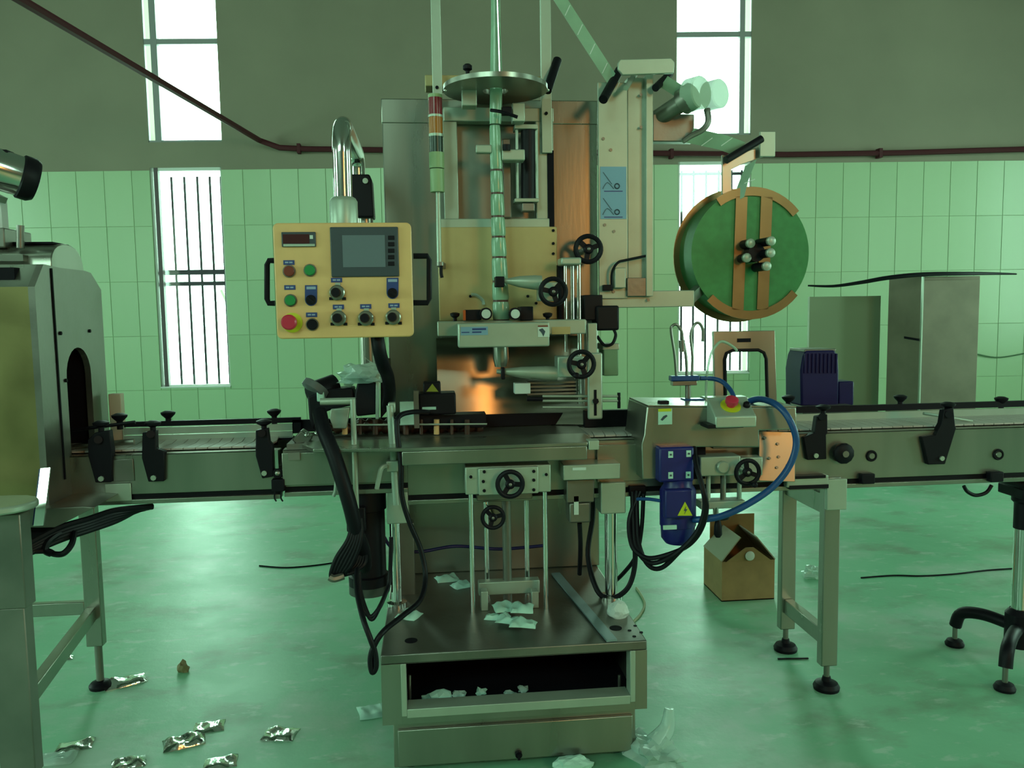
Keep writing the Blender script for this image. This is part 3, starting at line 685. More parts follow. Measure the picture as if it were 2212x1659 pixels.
for x in (1527, 1570):
    MB().bar(at(x-12, 315, 3.05), at(x+12, 298, 3.05), .003, .001, ND).done('seam_mark', PAPERW, film)
ribbon([at(1622, 352, 3.10), at(1604, 398, 3.12), at(1596, 432, 3.13)], .05, (.5, -.6, .3)).done('film_strip', FILM, film)
MB().bar(at(1608, 396, 3.08), at(1631, 387, 3.08), .003, .001, ND).done('seam_mark', PAPERW, film)

slv = thing('label_sleeve', 'pale green tubular label sleeve threaded down the mandrel of the machine', 'label sleeve', at(1082, 790, 2.94))
prof = [(1070, -60, 9), (1071, 60, 10), (1072, 165, 13), (1071, 240, 13), (1070, 268, 12)]
def sleeve_seg(pr, nm, mt, n=14, flat=.6):
    m = MB(); cs = []; rs = []; axs = []
    for x, y, w in pr:
        cs.append(at(x, y, 2.94)); rs.append(w*mpp(2.94)); axs.append((Vector((1, 0, 0)), Vector((0, flat, 0))))
    m.rings(cs, rs, axs, n); return m.done(nm, mt, slv)
sleeve_seg(prof, 'sleeve_strip', SLEEVE)
MB().cyl(at(1080, 165, 2.925), at(1074, -20, 2.925), .004, n=6).done('sleeve_edge', CHROME, slv)
ys = [270, 368, 418, 468, 512, 556, 608, 650, 692]
cxs = lambda y: 1069 + (y-270)*.033
wsf = lambda y: 11.5 + (y-270)*.0175
for a, b in zip(ys, ys[1:]):
    sleeve_seg([(cxs(a), a+1.5, wsf(a)*.92), (cxs(a), a+8, wsf(a)), (cxs(b), b-8, wsf(b)), (cxs(b), b-1.5, wsf(b)*.92)], 'sleeve_label', SLEEVE, flat=.8)
    sleeve_seg([(cxs(b), b-2.2, wsf(b)*.93), (cxs(b), b+2.2, wsf(b)*.93)], 'sleeve_seam', SEAM, flat=.8)
sleeve_seg([(1081, 748, 17), (1082, 775, 17), (1082, 792, 13)], 'mandrel_tip', STEEL, flat=1)

# ================================================================== signal tower
tw = thing('signal_tower', 'stack light with red and amber lenses on a thin pole', 'signal light', at(946, 570, 2.95))
def tseg(x, y0, y1, w, nm, mt):
    p0 = at(x+(y1-y0)*.02, y1, 2.95); p1 = at(x, y0, 2.95); return MB().lathe([(w*mpp(2.95), 0), (w*mpp(2.95), (p1-p0).length)], p0, p1-p0, 18).done(nm, mt, tw)
tseg(940, 205, 212, 15, 'cap', TOWERG); tseg(940, 212, 249, 14.5, 'red_lens', REDLENS); tseg(940.5, 249, 254, 15.5, 'lens_ring', STEEL_L); tseg(941, 254, 290, 14.5, 'amber_lens', AMBERLENS)
tseg(942, 290, 296, 15.5, 'lens_ring', STEEL_L); tseg(942, 296, 330, 14.5, 'dark_lens', DARKLENS); tseg(943, 330, 364, 16, 'tower_body', TOWERG); tseg(944, 366, 415, 15, 'tower_base', TOWERG)
tseg(946, 415, 566, 5, 'pole', STEEL_L); tseg(951, 566, 574, 8, 'pole_clamp', STEEL_D)
MB().tube([at(953, 574, 2.95), at(953, 590, 2.95), at(955, 600, 2.95)], .006, 8).done('lever', BLACK, tw)
MB().bar(at(948, 570, 2.96), at(960, 575, 3.05), .012, .02).done('pole_bracket', STEEL_D, tw)

# ================================================================== control panel on its bent arm
PY = 2.45
cp = thing('control_panel', 'beige operator panel with screen, buttons and knobs hung from a bent steel pipe', 'control panel', at(745, 730, PY))
px0, px1 = at(593, 600, PY).x, at(891, 600, PY).x; pz0, pz1 = at(745, 730, PY).z, at(745, 481, PY).z
MB().rrect(px0, px1, pz0, pz1, PY, .012, .016).done('face_plate', BEIGE, cp, .004)
MB().rrect(px0+.006, px1-.004, pz0+.006, pz1-.004, PY+.012, .10, .014).done('enclosure', STEEL_L, cp, .003)
def disc(x, y, r, h, nm, mt, par=cp, off=0.0, seg=20, ax=ND):
    p = at(x, y, PY)+ND*off; return MB().lathe([(r*mpp(PY), 0), (r*mpp(PY), h*.8), (r*mpp(PY)*.86, h)], p, ax, seg).done(nm, mt, par)
bz = MB().pbox(714, 490, 861, 598, PY-.006, .006).done('screen_bezel', SCRBEZ, cp, .003)
MB().pbox(740, 508, 832, 577, PY-.007, .002).done('screen', SCREEN, bz)
for y in (514, 528, 542, 556, 570): MB().pbox(838, y-5, 852, y+4, PY-.008, .003).done('screen_key', BLACK, bz, .001)
dp = MB().pbox(608, 501, 682, 533, PY-.006, .006).done('counter_housing', SCRBEZ, cp, .002)
MB().pbox(611, 506, 668, 526, PY-.007, .002).done('counter_display', DISPRED, dp)
MB().pbox(669, 508, 676, 516, PY-.007, .002).done('counter_reset', PAPERW, dp)
MB().pbox(612, 527, 680, 532, PY-.008, .002).done('counter_strip', STEEL_L, dp)
def plate(x, y, w=12, h=5):
    n = MB().pbox(x-w, y-h, x+w, y+h, PY-.0015, .0015).done('name_plate', NAMEB, cp)
    MB().pbox(x-w*.7, y-h*.35, x-w*.1, y+h*.3, PY-.002, .001).pbox(x+w*.05, y-h*.35, x+w*.65, y+h*.3, PY-.002, .001).done('lettering', NAMEL, n)
for x, y in ((624, 567), (626, 621), (673, 680), (727, 605), (731, 663), (790, 662), (851, 660)): plate(x, y)
for x, y, mt in ((625, 586, DKRED), (670, 584, GREENB), (628, 649, GREENB), (675, 701, BLACK)):
    MB().torus(at(x, y, PY)+ND*.003, ND, 12*mpp(PY), .002, 20, 6).done('button_ring', STEEL_D, cp)
    disc(x, y, 11, .012, 'push_button', mt)
for x, y0, y1 in ((672, 616, 660), (848, 600, 645)):
    z = MB(); a = at(x, y0, PY); b = at(x, y1-12, PY); w = 12.5*mpp(PY)
    pts = [(a.x-w, PY-.002, a.z), (a.x+w, PY-.002, a.z)] + [(b.x+w*math.cos(t), PY-.002, b.z-w*math.sin(t)) for t in [math.pi*i/8 for i in range(9)]]
    pl = z.prism(pts, (0, .002, 0)).done('switch_plate', NAMEB, cp)
    MB().pbox(x-10, y0+3, x+10, y0+9, PY-.003, .001).done('lettering', NAMEL, pl)
    disc(x, y1-12, 10.5, .010, 'selector_switch', BLACK); MB().bar(at(x-8, y1-18, PY)+ND*.012, at(x+7, y1-6, PY)+ND*.012, .007, .012, ND).done('selector_lever', BLACK, cp)
for x, y in ((729, 632), (732, 687), (791, 687), (850, 685)):
    k = disc(x, y, 16, .014, 'dial', STEEL)
    disc(x-2, y, 10, .030, 'dial_knob', BLACK, k)
    MB().pbox(x-5, y-21, x+6, y-14, PY-.004, .004).done('dial_pointer', STEEL_L, k)
    for s in (-1, 1): MB().pbox(x+s*14-4, y+10, x+s*14+4, y+16, PY-.004, .004).done('dial_foot', BLACK, k)
es = disc(632, 697, 21, .004, 'stop_plate', YEL)
lab(MB().lathe([(.018, .004), (.018, .016), (.0225, .022), (.0225, .034), (.018, .038)], at(628, 696, PY), ND, 22).done('stop_button', RED, cp), 'red mushroom stop button')
for s, xs_, ya, yb in ((-1, (594, 577), 563, 655), (1, (893, 927), 553, 654)):
    pts = [at(xs_[0], ya, PY+.05), at(xs_[1]+4*-s, ya, PY+.05), at(xs_[1], ya+9, PY+.05), at(xs_[1], yb-9, PY+.05), at(xs_[1]+4*-s, yb, PY+.05), at(xs_[0], yb, PY+.05)]
    MB().tube(pts, .0085, 8, 1).done('handle', BLACK, cp)
ac = at(743, 470, PY+.06); 
MB().lathe([(.042, 0), (.042, .070), (.036, .080), (.030, .084)], (ac.x, ac.y, pz1-.002), (0,0,1), 24).done('arm_collar', STEEL_L, cp)
zt_ = at(742, 258, PY+.06).z; xb_ = ac.x; arm_pts = [(xb_, ac.y, pz1+.07), (xb_, ac.y, zt_-.10)]
for i in range(7): t = math.pi/2*i/6; arm_pts.append((xb_, ac.y+.09*(1-math.cos(t)), zt_-.09+.09*math.sin(t)))
for i in range(7): t = math.pi/2*i/6; arm_pts.append((xb_, 3.06-.05+.05*math.sin(t), zt_-.05+.05*math.cos(t)))
arm_pts.append((xb_, 3.06, at(805, 384, 3.06).z))
MB().tube(arm_pts, .0275, 20, 1).done('bent_pipe', CHROME, cp)
jz1, jz0 = at(805, 380, 3.06).z, at(805, 472, 3.06).z
MB().prism([(xb_-.035, 3.02, jz1), (xb_+.045, 3.02, jz1), (xb_+.052, 3.02, jz1-.02), (xb_+.056, 3.02, jz0), (xb_-.005, 3.02, jz0), (xb_-.036, 3.02, jz1-.08)], (0, .10, 0)).done('arm_joint', BLACK, cp, .006)
p = Vector((xb_+.03, 3.018, jz1-.025)); MB().cyl(p, p+ND*.006, .010, n=12).done('joint_bolt', STEEL_L, cp)
MB().cyl((xb_+.02, 3.08, at(820, 800, 3.08).z), (xb_+.02, 3.08, jz0+.01), .03, n=18).done('joint_post', STEEL, cp)
MB().bar((xb_+.02, 3.08, at(820, 790, 3.08).z), (xb_+.09, 3.16, at(820, 790, 3.08).z), .05, .05).done('post_bracket', STEEL, cp)
lab(MB().tube([at(815, 728, PY+.05), at(820, 760, PY+.05), at(828, 790, PY+.10), at(838, 815, PY+.2), at(842, 850, PY+.3), at(838, 875, PY+.36)], .021, 12).done('conduit', RUBBER, cp), 'black corrugated conduit below the panel')
# ================================================================== CONVEYORS
ZB = 0.975; CYF, CYR = 2.76, 3.08
def slats(conv, xa, xb, z=ZB, pitch=0.040):
    n = int((xb-xa)/pitch); w = pitch-.003; y0, y1 = CYF+.05, CYR-.06
    m = MB().prism([(0, y0, 0), (w, y0, 0), (w+.012, (y0+y1)/2, 0), (w, y1, 0), (0, y1, 0), (.012, (y0+y1)/2, 0)], (0, 0, -.006))
    bmesh.ops.recalc_face_normals(m.bm, faces=m.bm.faces); me = bpy.data.meshes.new('belt_slat'); m.bm.to_mesh(me); m.bm.free(); me.materials.append(BELT)
    L = world_loc(conv)
    for k in range(n):
        o = bpy.data.objects.new('belt_slat', me); col.objects.link(o); o.parent = conv; o.location = Vector((xa+k*pitch, 0, z))-L
def knob(par, x, y, Y, s=1.0):
    p = at(x, y, Y); return MB().lathe([(.010*s, -.045), (.010*s, -.018), (.014*s, -.014), (.024*s, -.004), (.026*s, .004), (.012*s, .010)], p, (0,0,1), 14).done('guide_knob', BLACK, par)
def conveyor(conv, xa, xb, zt, zb):
    m = MB(); m.box(xa, xb, CYF, CYF+.004, zb+.035, zt).box(xa, xb, CYF, CYF+.045, zt-.004, zt).box(xa, xb, CYF, CYF+.03, zb+.033, zb+.037)
    m.done('side_channel', STEEL, conv, .001)
    MB().box(xa, xb, CYR-.004, CYR, zb+.035, zt).done('rear_channel', STEEL, conv)
    MB().box(xa, xb, CYF-.006, CYF+.05, zb, zb+.016).done('lower_rail', STEEL, conv, .002)
    MB().box(xa, xb, CYF+.006, CYF+.04, zb+.016, zb+.035).done('gap_shade_strip', RUBBER, conv)  # black strip stands in for the shaded gap above the lower rail
    MB().box(xa+.005, xb-.005, CYF+.03, CYR-.01, zb+.045, zb+.055).done('return_pan', STEEL_D, conv)

# ---- infeed side
XI0, XI1 = -1.62, at(604, 1000, CYF).x
inf = thing('infeed_conveyor', 'steel infeed conveyor with white slat belt leaving the arched tunnel', 'conveyor', (-0.95, 2.92, 0.80))
conveyor(inf, XI0, XI1, 0.966, 0.800)
slats(inf, XI0+.02, XI1-.01)
xr0, xr1 = at(268, 925, 3.02).x, at(650, 925, 3.02).x
MB().box(xr0, xr1, 3.02, 3.034, at(450, 918, 3.02).z, at(450, 907, 3.02).z).box(xr1-.03, xr1, 3.02, 3.034, at(640, 936, 3.02).z, at(640, 907, 3.02).z).done('rear_guide_top', BLACK, inf)
MB().box(xr0, xr1-.03, 3.015, 3.025, at(450, 934, 3.02).z, at(450, 920, 3.02).z).done('rear_guide_rail', STEEL_L, inf)
MB().box(xr0, xr1-.03, 3.015, 3.025, at(450, 948, 3.02).z, at(450, 936, 3.02).z).done('rear_guide_rail', STEEL_L, inf)
MB().box(xr0, xr1-.03, 3.013, 3.03, at(450, 955, 3.02).z, at(450, 950, 3.02).z).done('rear_guide_strip', BLACK, inf)
MB().cyl(at(150, 930, 2.84), at(292, 912, 2.84), .006, n=8).done('front_guide_rod', BLACK, inf)
MB().cyl(at(150, 966, 2.84), at(290, 954, 2.84), .010, n=8).done('front_guide_rod', STEEL, inf)
for x, y, Y in ((363, 893, 3.03), (592, 889, 3.03), (258, 899, 2.86)): knob(inf, x, y, Y)
def front_bracket(conv, pts, Y=CYF-.02, bolt=None, kn=None, clamp=None):
    b = MB().pprism(pts, Y, .03).done('guide_bracket', BLACK, conv, .003)
    if bolt: p = at(*bolt, Y); MB().lathe([(.009, 0), (.009, .006)], p, ND, 8).done('bracket_bolt', STEEL_L, b)
    if clamp:
        MB().cyl(at(clamp[0], clamp[1], Y-.01), at(clamp[0], clamp[1], Y+.09), .013, n=12).done('rod_clamp', BLACK, b)
    if kn:
        p = at(*kn, Y+.02); MB().lathe([(.009, -.05), (.009, -.012), (.024, -.004), (.026, .004), (.012, .010)], p, (0,0,1), 14).done('bracket_knob', BLACK, b)
    return b
front_bracket(inf, [(205, 935), (236, 930), (242, 972), (240, 1042), (206, 1043), (190, 985), (189, 950)], bolt=(219, 1034), kn=(218, 915), clamp=(212, 950))
front_bracket(inf, [(307, 935), (336, 930), (337, 970), (355, 975), (354, 1040), (320, 1041), (306, 990)], bolt=(332, 1032), kn=(330, 915), clamp=(325, 938))
front_bracket(inf, [(552, 930), (578, 925), (582, 955), (589, 962), (590, 1030), (566, 1034), (552, 985)], bolt=(571, 1022), kn=(570, 912), clamp=(565, 936))
for x, y in ((365, 958), (585, 952)):
    MB().pbox(x-15, y-6, x+15, y+10, 3.0, .02).done('rail_foot', BLACK, inf, .002)
# little plates and the ball clamp at the end flange
MB().pbox(227, 1045, 283, 1083, CYF-.008, .006).done('joint_plate', STEEL_L, inf, .002)
MB().pbox(243, 992, 289, 1040, CYF-.005, .005).done('cover_plate', STEEL_D, inf, .002)
MB().pbox(594, 973, 601, 1012, CYF-.02, .02).done('end_flange', CHROME, inf)
p = at(600, 1022, CYF-.015); w = MB().torus(p, ND, .014, .004, 20, 6).done('ball_clamp', BLACK, inf); MB().ball(p, .011).done('clamp_ball', STEEL, w)
MB().pbox(586, 1036, 614, 1062, CYF-.03, .03).done('clamp_block', BLACK, inf, .003)
for x in (594, 608): MB().tube([at(x, 1060, CYF-.02), at(x-1, 1075, CYF-.02), at(x+3, 1083, CYF-.02)], .003, 6).done('clamp_wire', CABLE, inf)

# ---- outfeed side: from the end flange through the machine to the far right
XO0, XO1 = XI1+.012, 3.60
outc = thing('outfeed_conveyor', 'steel conveyor with black guide brackets running from the machine table past the blue motor', 'conveyor', (1.45, 2.92, 0))
conveyor(outc, XO0, at(880, 1000, CYF).x, 0.966, 0.806)
conveyor(outc, at(880, 1000, CYF).x, XO1, 0.966, 0.762)
slats(outc, at(1250, 930, 2.9).x, XO1-.02)
MB().box(XO0, at(870, 990, CYF-.02).x, CYF-.022, CYF-.016, 0.848, 0.958).done('front_cover_sheet', STEEL, outc, .002)
MB().pbox(622, 978, 648, 994, CYF-.03, .008).done('cover_tab', STEEL_D, outc)
MB().box(XO0+.01, at(1260, 940, 2.9).x, CYF+.02, CYR-.04, 0.958, 0.982).done('chain_deck', STEEL_D, outc)
MB().box(at(640, 930, 3.02).x, at(1262, 920, 3.04).x, 3.04, 3.055, 0.985, 1.03).done('rear_backplate', BLACK, outc)
MB().pbox(1262, 886, 1392, 922, 2.99, .03).done('rear_guide_block', RUBBER, outc, .003)
x0r, x1r = at(1704, 890, 3.02).x, XO1
MB().box(x0r, x1r, 3.02, 3.036, at(1950, 886, 3.02).z, at(1950, 873, 3.02).z).done('rear_guide_top', BLACK, outc)
MB().box(x0r, x1r, 3.015, 3.025, at(1950, 905, 3.02).z, at(1950, 888, 3.02).z).done('rear_guide_rail', STEEL_L, outc)
MB().box(x0r, x1r, 3.013, 3.03, at(1950, 912, 3.02).z, at(1950, 907, 3.02).z).done('rear_guide_strip', BLACK, outc)
MB().cyl(at(1995, 893, 2.86), at(2100, 910, 2.86), .006, n=8).done('front_guide_end', STEEL_L, outc)
for x, y, Y in ((1703, 859, 3.03), (1945, 858, 3.03), (2163, 862, 3.03)): knob(outc, x, y, Y)
MB().pbox(2148, 900, 2178, 918, 3.0, .02).done('rail_foot', BLACK, outc, .002)
front_bracket(outc, [(1765, 900), (1788, 895), (1788, 935), (1785, 940), (1786, 992), (1744, 994), (1736, 945), (1760, 935)], bolt=(1762, 984), kn=(1778, 880), clamp=(1776, 900))
front_bracket(outc, [(2040, 885), (2060, 880), (2064, 920), (2066, 925), (2042, 1003), (2005, 1004), (1992, 944), (2022, 940), (2035, 915)], bolt=(2034, 990), kn=(2048, 874), clamp=(2050, 895))
gk = MB(); c = at(1818, 978, CYF-.01)
gk.lathe([(.034, 0), (.038, .006), (.038, .020), (.030, .026)], c, ND, 12).done('star_wheel', BLACK, outc, .002)
MB().lathe([(.012, .024), (.012, .032)], c, ND, 10).done('star_wheel_hub', STEEL_D, outc)
for x, y in ((1883, 985), (2157, 982), (1702, 978)):
    p = at(x, y, CYF-.004); w = MB().torus(p, ND, .017, .004, 20, 6).done('bearing_ring', BLACK, outc); MB().lathe([(.013, 0), (.010, .004)], p, ND, 14).done('bearing_cap', STEEL, w)
for x, y in ((1877, 1034), (2155, 1030)):
    MB().pbox(x-14, y-10, x+14, y+12, CYF-.03, .03).done('clamp_block', BLACK, outc, .004)
MB().tube([at(2082, 1050, 2.8), at(2090, 1062, 2.8), at(2108, 1070, 2.8), at(2130, 1064, 2.8), at(2142, 1048, 2.8)], .007, 8).done('drain_hose', RUBBER, outc)
MB().pbox(1290, 960, 1398, 1040, CYF-.018, .015).done('side_plate', STEEL, outc, .002)
pn = Vector((-.088, -.975, .198)).normalized()
sp = MB().bar(at(1678, 1040, CYF-.06), at(1678, 932, CYF-.03), .128, .006, pn).done('bearing_side_plate', STEEL, outc, .002)
for x, y in ((1652, 946), (1680, 959), (1682, 987), (1678, 1010), (1662, 990), (1700, 1005)):
    p = at(x, y, CYF-.038-.026*(y-932)/108); MB().lathe([(.006, -.01), (.005, .004)], p, pn, 8).done('bolt', STEEL_D, sp)
# pull-out drawer piece on the outfeed
MB().pbox(1700, 1028, 1790, 1052, CYF-.03, .03).done('lower_bracket', STEEL_L, outc, .003)
MB().pbox(1702, 1028, 1784, 1034, CYF-.034, .03).pbox(1706, 1048, 1790, 1056, CYF-.034, .03).done('bracket_bar', BLACK, outc)
# support legs with a ladder of cross bars
zl2 = 0.775
for (fx, fy), Y, nm in (((1787, 1488), 2.775, 'near'), ((1697, 1402), 3.125, 'far')):
    f = Vector((1.437, Y, 0)); w = .062
    MB().box(f.x-w/2, f.x+w/2, Y-.02, Y+.02, .095, zl2+.03).done('leg', STEEL, outc, .004)
    MB().cyl((f.x, Y, .03), (f.x, Y, .13), .011, n=12).done('leg_stem', STEEL_D, outc)
    MB().lathe([(.046, 0), (.048, .012), (.040, .026), (.018, .034), (.014, .05)], (f.x, Y, 0), (0,0,1), 20).done('leg_foot', BLACK, outc)
for z0, z1 in ((.66, .735), (.165, .225)):
    MB().box(1.437-.018, 1.437+.018, 2.795, 3.105, z0, z1).done('leg_crossbar', STEEL, outc, .003)
MB().pbox(1787, 1035, 1830, 1102, CYF-.025, .02).done('leg_clamp', STEEL_L, outc, .003)

# ================================================================== tripod stand at the far right
tc_ = at(2205, 1250, 2.87); TX = tc_.x
tri = thing('tripod_stand', 'black footed tripod with chrome column holding up the conveyor end', 'stand', (TX, 2.87, 0))
MB().cyl((TX, 2.87, .20), (TX, 2.87, .62), .030, n=20).done('column', CHROME, tri)
MB().lathe([(.034, 0), (.034, .10), (.044, .11), (.044, .13)], (TX, 2.87, .55), (0,0,1), 20).done('collar', BLACK, tri)
MB().box(TX-.06, TX+.08, 2.80, 2.94, .68, .72).box(TX-.05, TX+.05, 2.76, 2.80, .69, .79).done('head_clamp', BLACK, tri, .005)
MB().tube([(TX-.16, 2.80, .77), (TX-.08, 2.80, .745), (TX+.10, 2.80, .70)], .016, 10).done('head_rod', BLACK, tri)
MB().lathe([(.05, 0), (.05, .13), (.034, .15)], (TX, 2.87, .08), (0,0,1), 20).done('hub', BLACK, tri)
for fx, fy in ((2.078, 2.682), (2.150, 3.075), (TX+.24, 2.87)):
    f = Vector((fx, fy, 0)); h = Vector((TX, 2.87, 0)); d = f-h
    MB().tube([h+d*.1+Vector((0,0,.155)), h+d*.55+Vector((0,0,.165)), h+d*.9+Vector((0,0,.145)), f+Vector((0,0,.085))], .024, 10).done('leg', BLACK, tri)
    MB().cyl(f+Vector((0,0,.02)), f+Vector((0,0,.09)), .010, n=10).done('leg_stem', STEEL_D, tri)
    MB().lathe([(.036, 0), (.038, .010), (.030, .024), (.012, .030)], f, (0,0,1), 18).done('leg_foot', BLACK, tri)

# ================================================================== drive housing over the conveyor
DY = 2.66
dh = thing('drive_housing', 'steel bottle drive housing over the conveyor with blue gear motor hanging below', 'machine housing', (1.0, 2.8, 0.80))
MB().pprism([(1398, 878), (1720, 880), (1722, 928), (1640, 930), (1640, 966), (1420, 966), (1418, 1036), (1388, 1036), (1386, 960), (1392, 940)], DY, .26).done('housing', STEEL, dh, .004)
MB().prism([at(1400, 878, DY), at(1720, 880, DY), at(1720, 880, DY)+Vector((0, .26, 0)), at(1400, 878, DY)+Vector((0, .26, 0))], (0, 0, .004)).done('housing_lid', STEEL, dh)
s1 = MB().pbox(1422, 883, 1452, 917, DY-.002, .002).done('warning_sticker', PAPERL, dh)
MB().pbox(1422, 883, 1450, 889, DY-.003, .001).done('sticker_band', YEL, s1)
MB().pprism([(1427, 907), (1433, 899), (1440, 896), (1442, 899), (1436, 904), (1431, 909)], DY-.003, .001).done('sticker_pictogram', INK, s1)
MB().pbox(1425, 866, 1446, 876, DY+.05, .03).done('lid_latch', BLACK, dh, .003)
MB().pbox(1423, 968, 1524, 1036, DY+.04, .02).done('motor_bay', LID, dh)
# emergency stop box
eb = MB(); ez1, ez0 = at(1570, 864, DY).z, at(1570, 916, DY).z; ex0, ex1 = at(1526, 890, DY).x, at(1612, 890, DY).x
eb.hexa([(ex0, DY-.09, ez0), (ex1, DY-.09, ez0), (ex1, DY, ez0), (ex0, DY, ez0), (ex0, DY-.09, ez1-.045), (ex1, DY-.09, ez1-.045), (ex1, DY, ez1+.012), (ex0, DY, ez1+.012)])
ebx = eb.done('stop_box', STEEL_L, dh, .005)
tn = Vector((0, -.057, .09)).normalized(); ctr = Vector(((ex0*.52+ex1*.48), DY-.045, ez1-.016))
MB().lathe([(.034, 0), (.034, .003)], ctr, tn, 24).done('stop_plate', YEL, ebx)
MB().lathe([(.014, 0), (.014, .012), (.0215, .016), (.0215, .030), (.016, .034)], ctr, tn, 20).done('stop_button', RED, ebx)
MB().lathe([(.012, 0), (.012, .012), (.008, .016)], ctr+Vector((.055, 0, -.002)), tn, 14).done('selector_switch', BLACK, ebx)
MB().pbox(1530, 917, 1606, 925, DY-.088, .08).done('box_shadow_strip', RUBBER, dh)  # black strip stands in for the shadow under the stop box
# hanging blue gear motor
gm = MB().pbox(1424, 966, 1500, 1042, DY-.045, .10).done('gearbox', BLUE, dh, .008)
for x, y in ((1449, 982), (1488, 980), (1449, 1027), (1487, 1026)):
    q = MB().pbox(x-5, y-7, x+5, y+7, DY-.048, .004).done('gearbox_pad', PAPERL, gm); p = at(x, y, DY-.049); MB().cyl(p, p+ND*.002, .0035, n=8).done('gearbox_bolt', INK, gm)
mcx = at(1465, 1110, DY); r = 41*mpp(DY-.03)
z0, z1 = at(1465, 1172, DY-.0).z, at(1465, 1046, DY).z; H = z1-z0
bm_ = MB().lathe([(r*.7, 0), (r*.92, .018), (r*.95, .06), (r, .062), (r, H-.02), (r*.8, H), (r*.8, H+.02)], (mcx.x, DY+.005, z0), (0,0,1), 28).done('gear_motor', BLUE, dh)
MB().pbox(1437, 1058, 1497, 1120, DY-.075, .03).done('motor_terminal_box', BLUE, dh, .006)
tr = MB().pprism([(1480, 1084), (1496, 1114), (1464, 1114)], DY-.077, .002).done('hazard_triangle', YEL, dh)
MB().pprism([(1482, 1093), (1477, 1104), (1481, 1103), (1478, 1111), (1485, 1100), (1481, 1100)], DY-.078, .001).done('hazard_bolt_mark', INK, tr)
MB().pbox(1433, 1135, 1462, 1144, DY-.066, .006).done('rating_plate', PAPERL, dh)
# hand wheel unit beside it
MB().pbox(1513, 986, 1600, 1028, DY, .08).done('slide_block', STEEL_L, dh, .004)
MB().pbox(1600, 988, 1648, 1028, DY+.01, .05).done('slide_block', STEEL_L, dh, .004)
disc2 = at(1560, 1008, DY); MB().lathe([(.022, 0), (.022, .012), (.018, .016)], disc2, ND, 20).done('clamp_cap', STEEL_L, dh)
hand_wheel(dh, 1615, 1020, DY-.05, 32, ang0=2.0); p = at(1615, 1020, DY-.05); MB().cyl(p, p-ND*.06, .010).done('wheel_shaft', CHROME, dh)
for x in (1530, 1562, 1597):
    c = at(x, 1055, DY+.04); MB().cyl((c.x, c.y, at(x, 1088, DY+.04).z), (c.x, c.y, at(x, 1026, DY+.04).z), .008 if x != 1562 else .010, n=10).done('slide_rod', STEEL_L if x != 1562 else STEEL_D, dh)
MB().pbox(1514, 1083, 1610, 1099, DY+.01, .06).done('slide_foot', STEEL_L, dh, .003)
hand_wheel(dh, 1546, 1118, DY-.01, 30, axis=(0, -.15, -1), name='lower_hand_wheel', handle=False)
MB().cyl(at(1546, 1118, DY-.01), at(1546, 1098, DY+.02), .010).done('wheel_shaft', CHROME, dh)
MB().lathe([(.008, 0), (.013, .02), (.014, .05), (.008, .06)], at(1551, 1123, DY-.055), (0, 0, -1), 10).done('crank_handle', BLACK, dh)
MB().pbox(1540, 940, 1640, 968, DY+.03, .05).done('inner_bracket', STEEL_D, dh, .002)
# steam nozzles / pipes on top
TY = 2.86
MB().tube([at(1462, 825, TY), at(1458, 770, TY), at(1450, 715, TY), at(1454, 703, TY), at(1463, 702, TY), at(1472, 716, TY), at(1474, 730, TY)], .0055, 8).done('hooked_pipe', COPPER, dh)
MB().tube([at(1494, 825, TY), at(1496, 770, TY), at(1492, 725, TY), at(1500, 702, TY), at(1510, 698, TY), at(1518, 712, TY), at(1518, 738, TY)], .0055, 8).done('hooked_pipe', COPPER, dh)
MB().tube([at(1484, 820, TY), at(1482, 770, TY), at(1474, 730, TY)], .006, 8).done('hooked_pipe', COPPER, dh)
MB().cyl(at(1474, 760, TY), at(1473, 735, TY), .011, n=10).done('pipe_valve', STEEL_D, dh)
MB().tube([at(1525, 860, TY), at(1527, 810, TY), at(1536, 765, TY), at(1552, 741, TY), at(1566, 739, TY), at(1585, 750, TY), at(1592, 758, TY)], .005, 8).done('clear_tube', ACRYL, dh)
MB().pbox(1451, 812, 1512, 823, TY-.02, .04).done('blue_manifold', HOSE, dh, .003)
MB().pbox(1453, 823, 1506, 833, TY-.015, .03).done('manifold_bracket', STEEL, dh, .002)
MB().cyl(at(1486, 880, TY), at(1486, 822, TY), .010, n=10).done('manifold_post', STEEL_D, dh)
MB().pbox(1478, 862, 1522, 879, TY-.04, .05).done('blue_valve', HOSE, dh, .003)
MB().pbox(1524, 858, 1616, 884, TY-.02, .06).done('valve_block', STEEL_L, dh, .003)
lab(MB().tube([at(1512, 817, TY), at(1540, 818, TY), at(1562, 826, TY-.02), at(1580, 846, TY-.06), at(1588, 868, TY-.1)], .0085, 10).done('dark_hose', HOSE, dh), 'thin dark blue hose')
lab(MB().tube([at(1606, 872, 2.78), at(1640, 862, 2.70), at(1678, 875, 2.62), at(1706, 908, 2.58), at(1720, 955, 2.57), at(1706, 1005, 2.57), at(1668, 1053, 2.57), at(1610, 1092, 2.57), at(1555, 1116, 2.58), at(1512, 1122, 2.60), at(1490, 1122, 2.64)], .0115, 12).done('blue_hose', HOSE, dh), 'thick blue hose looping round the hand wheel')
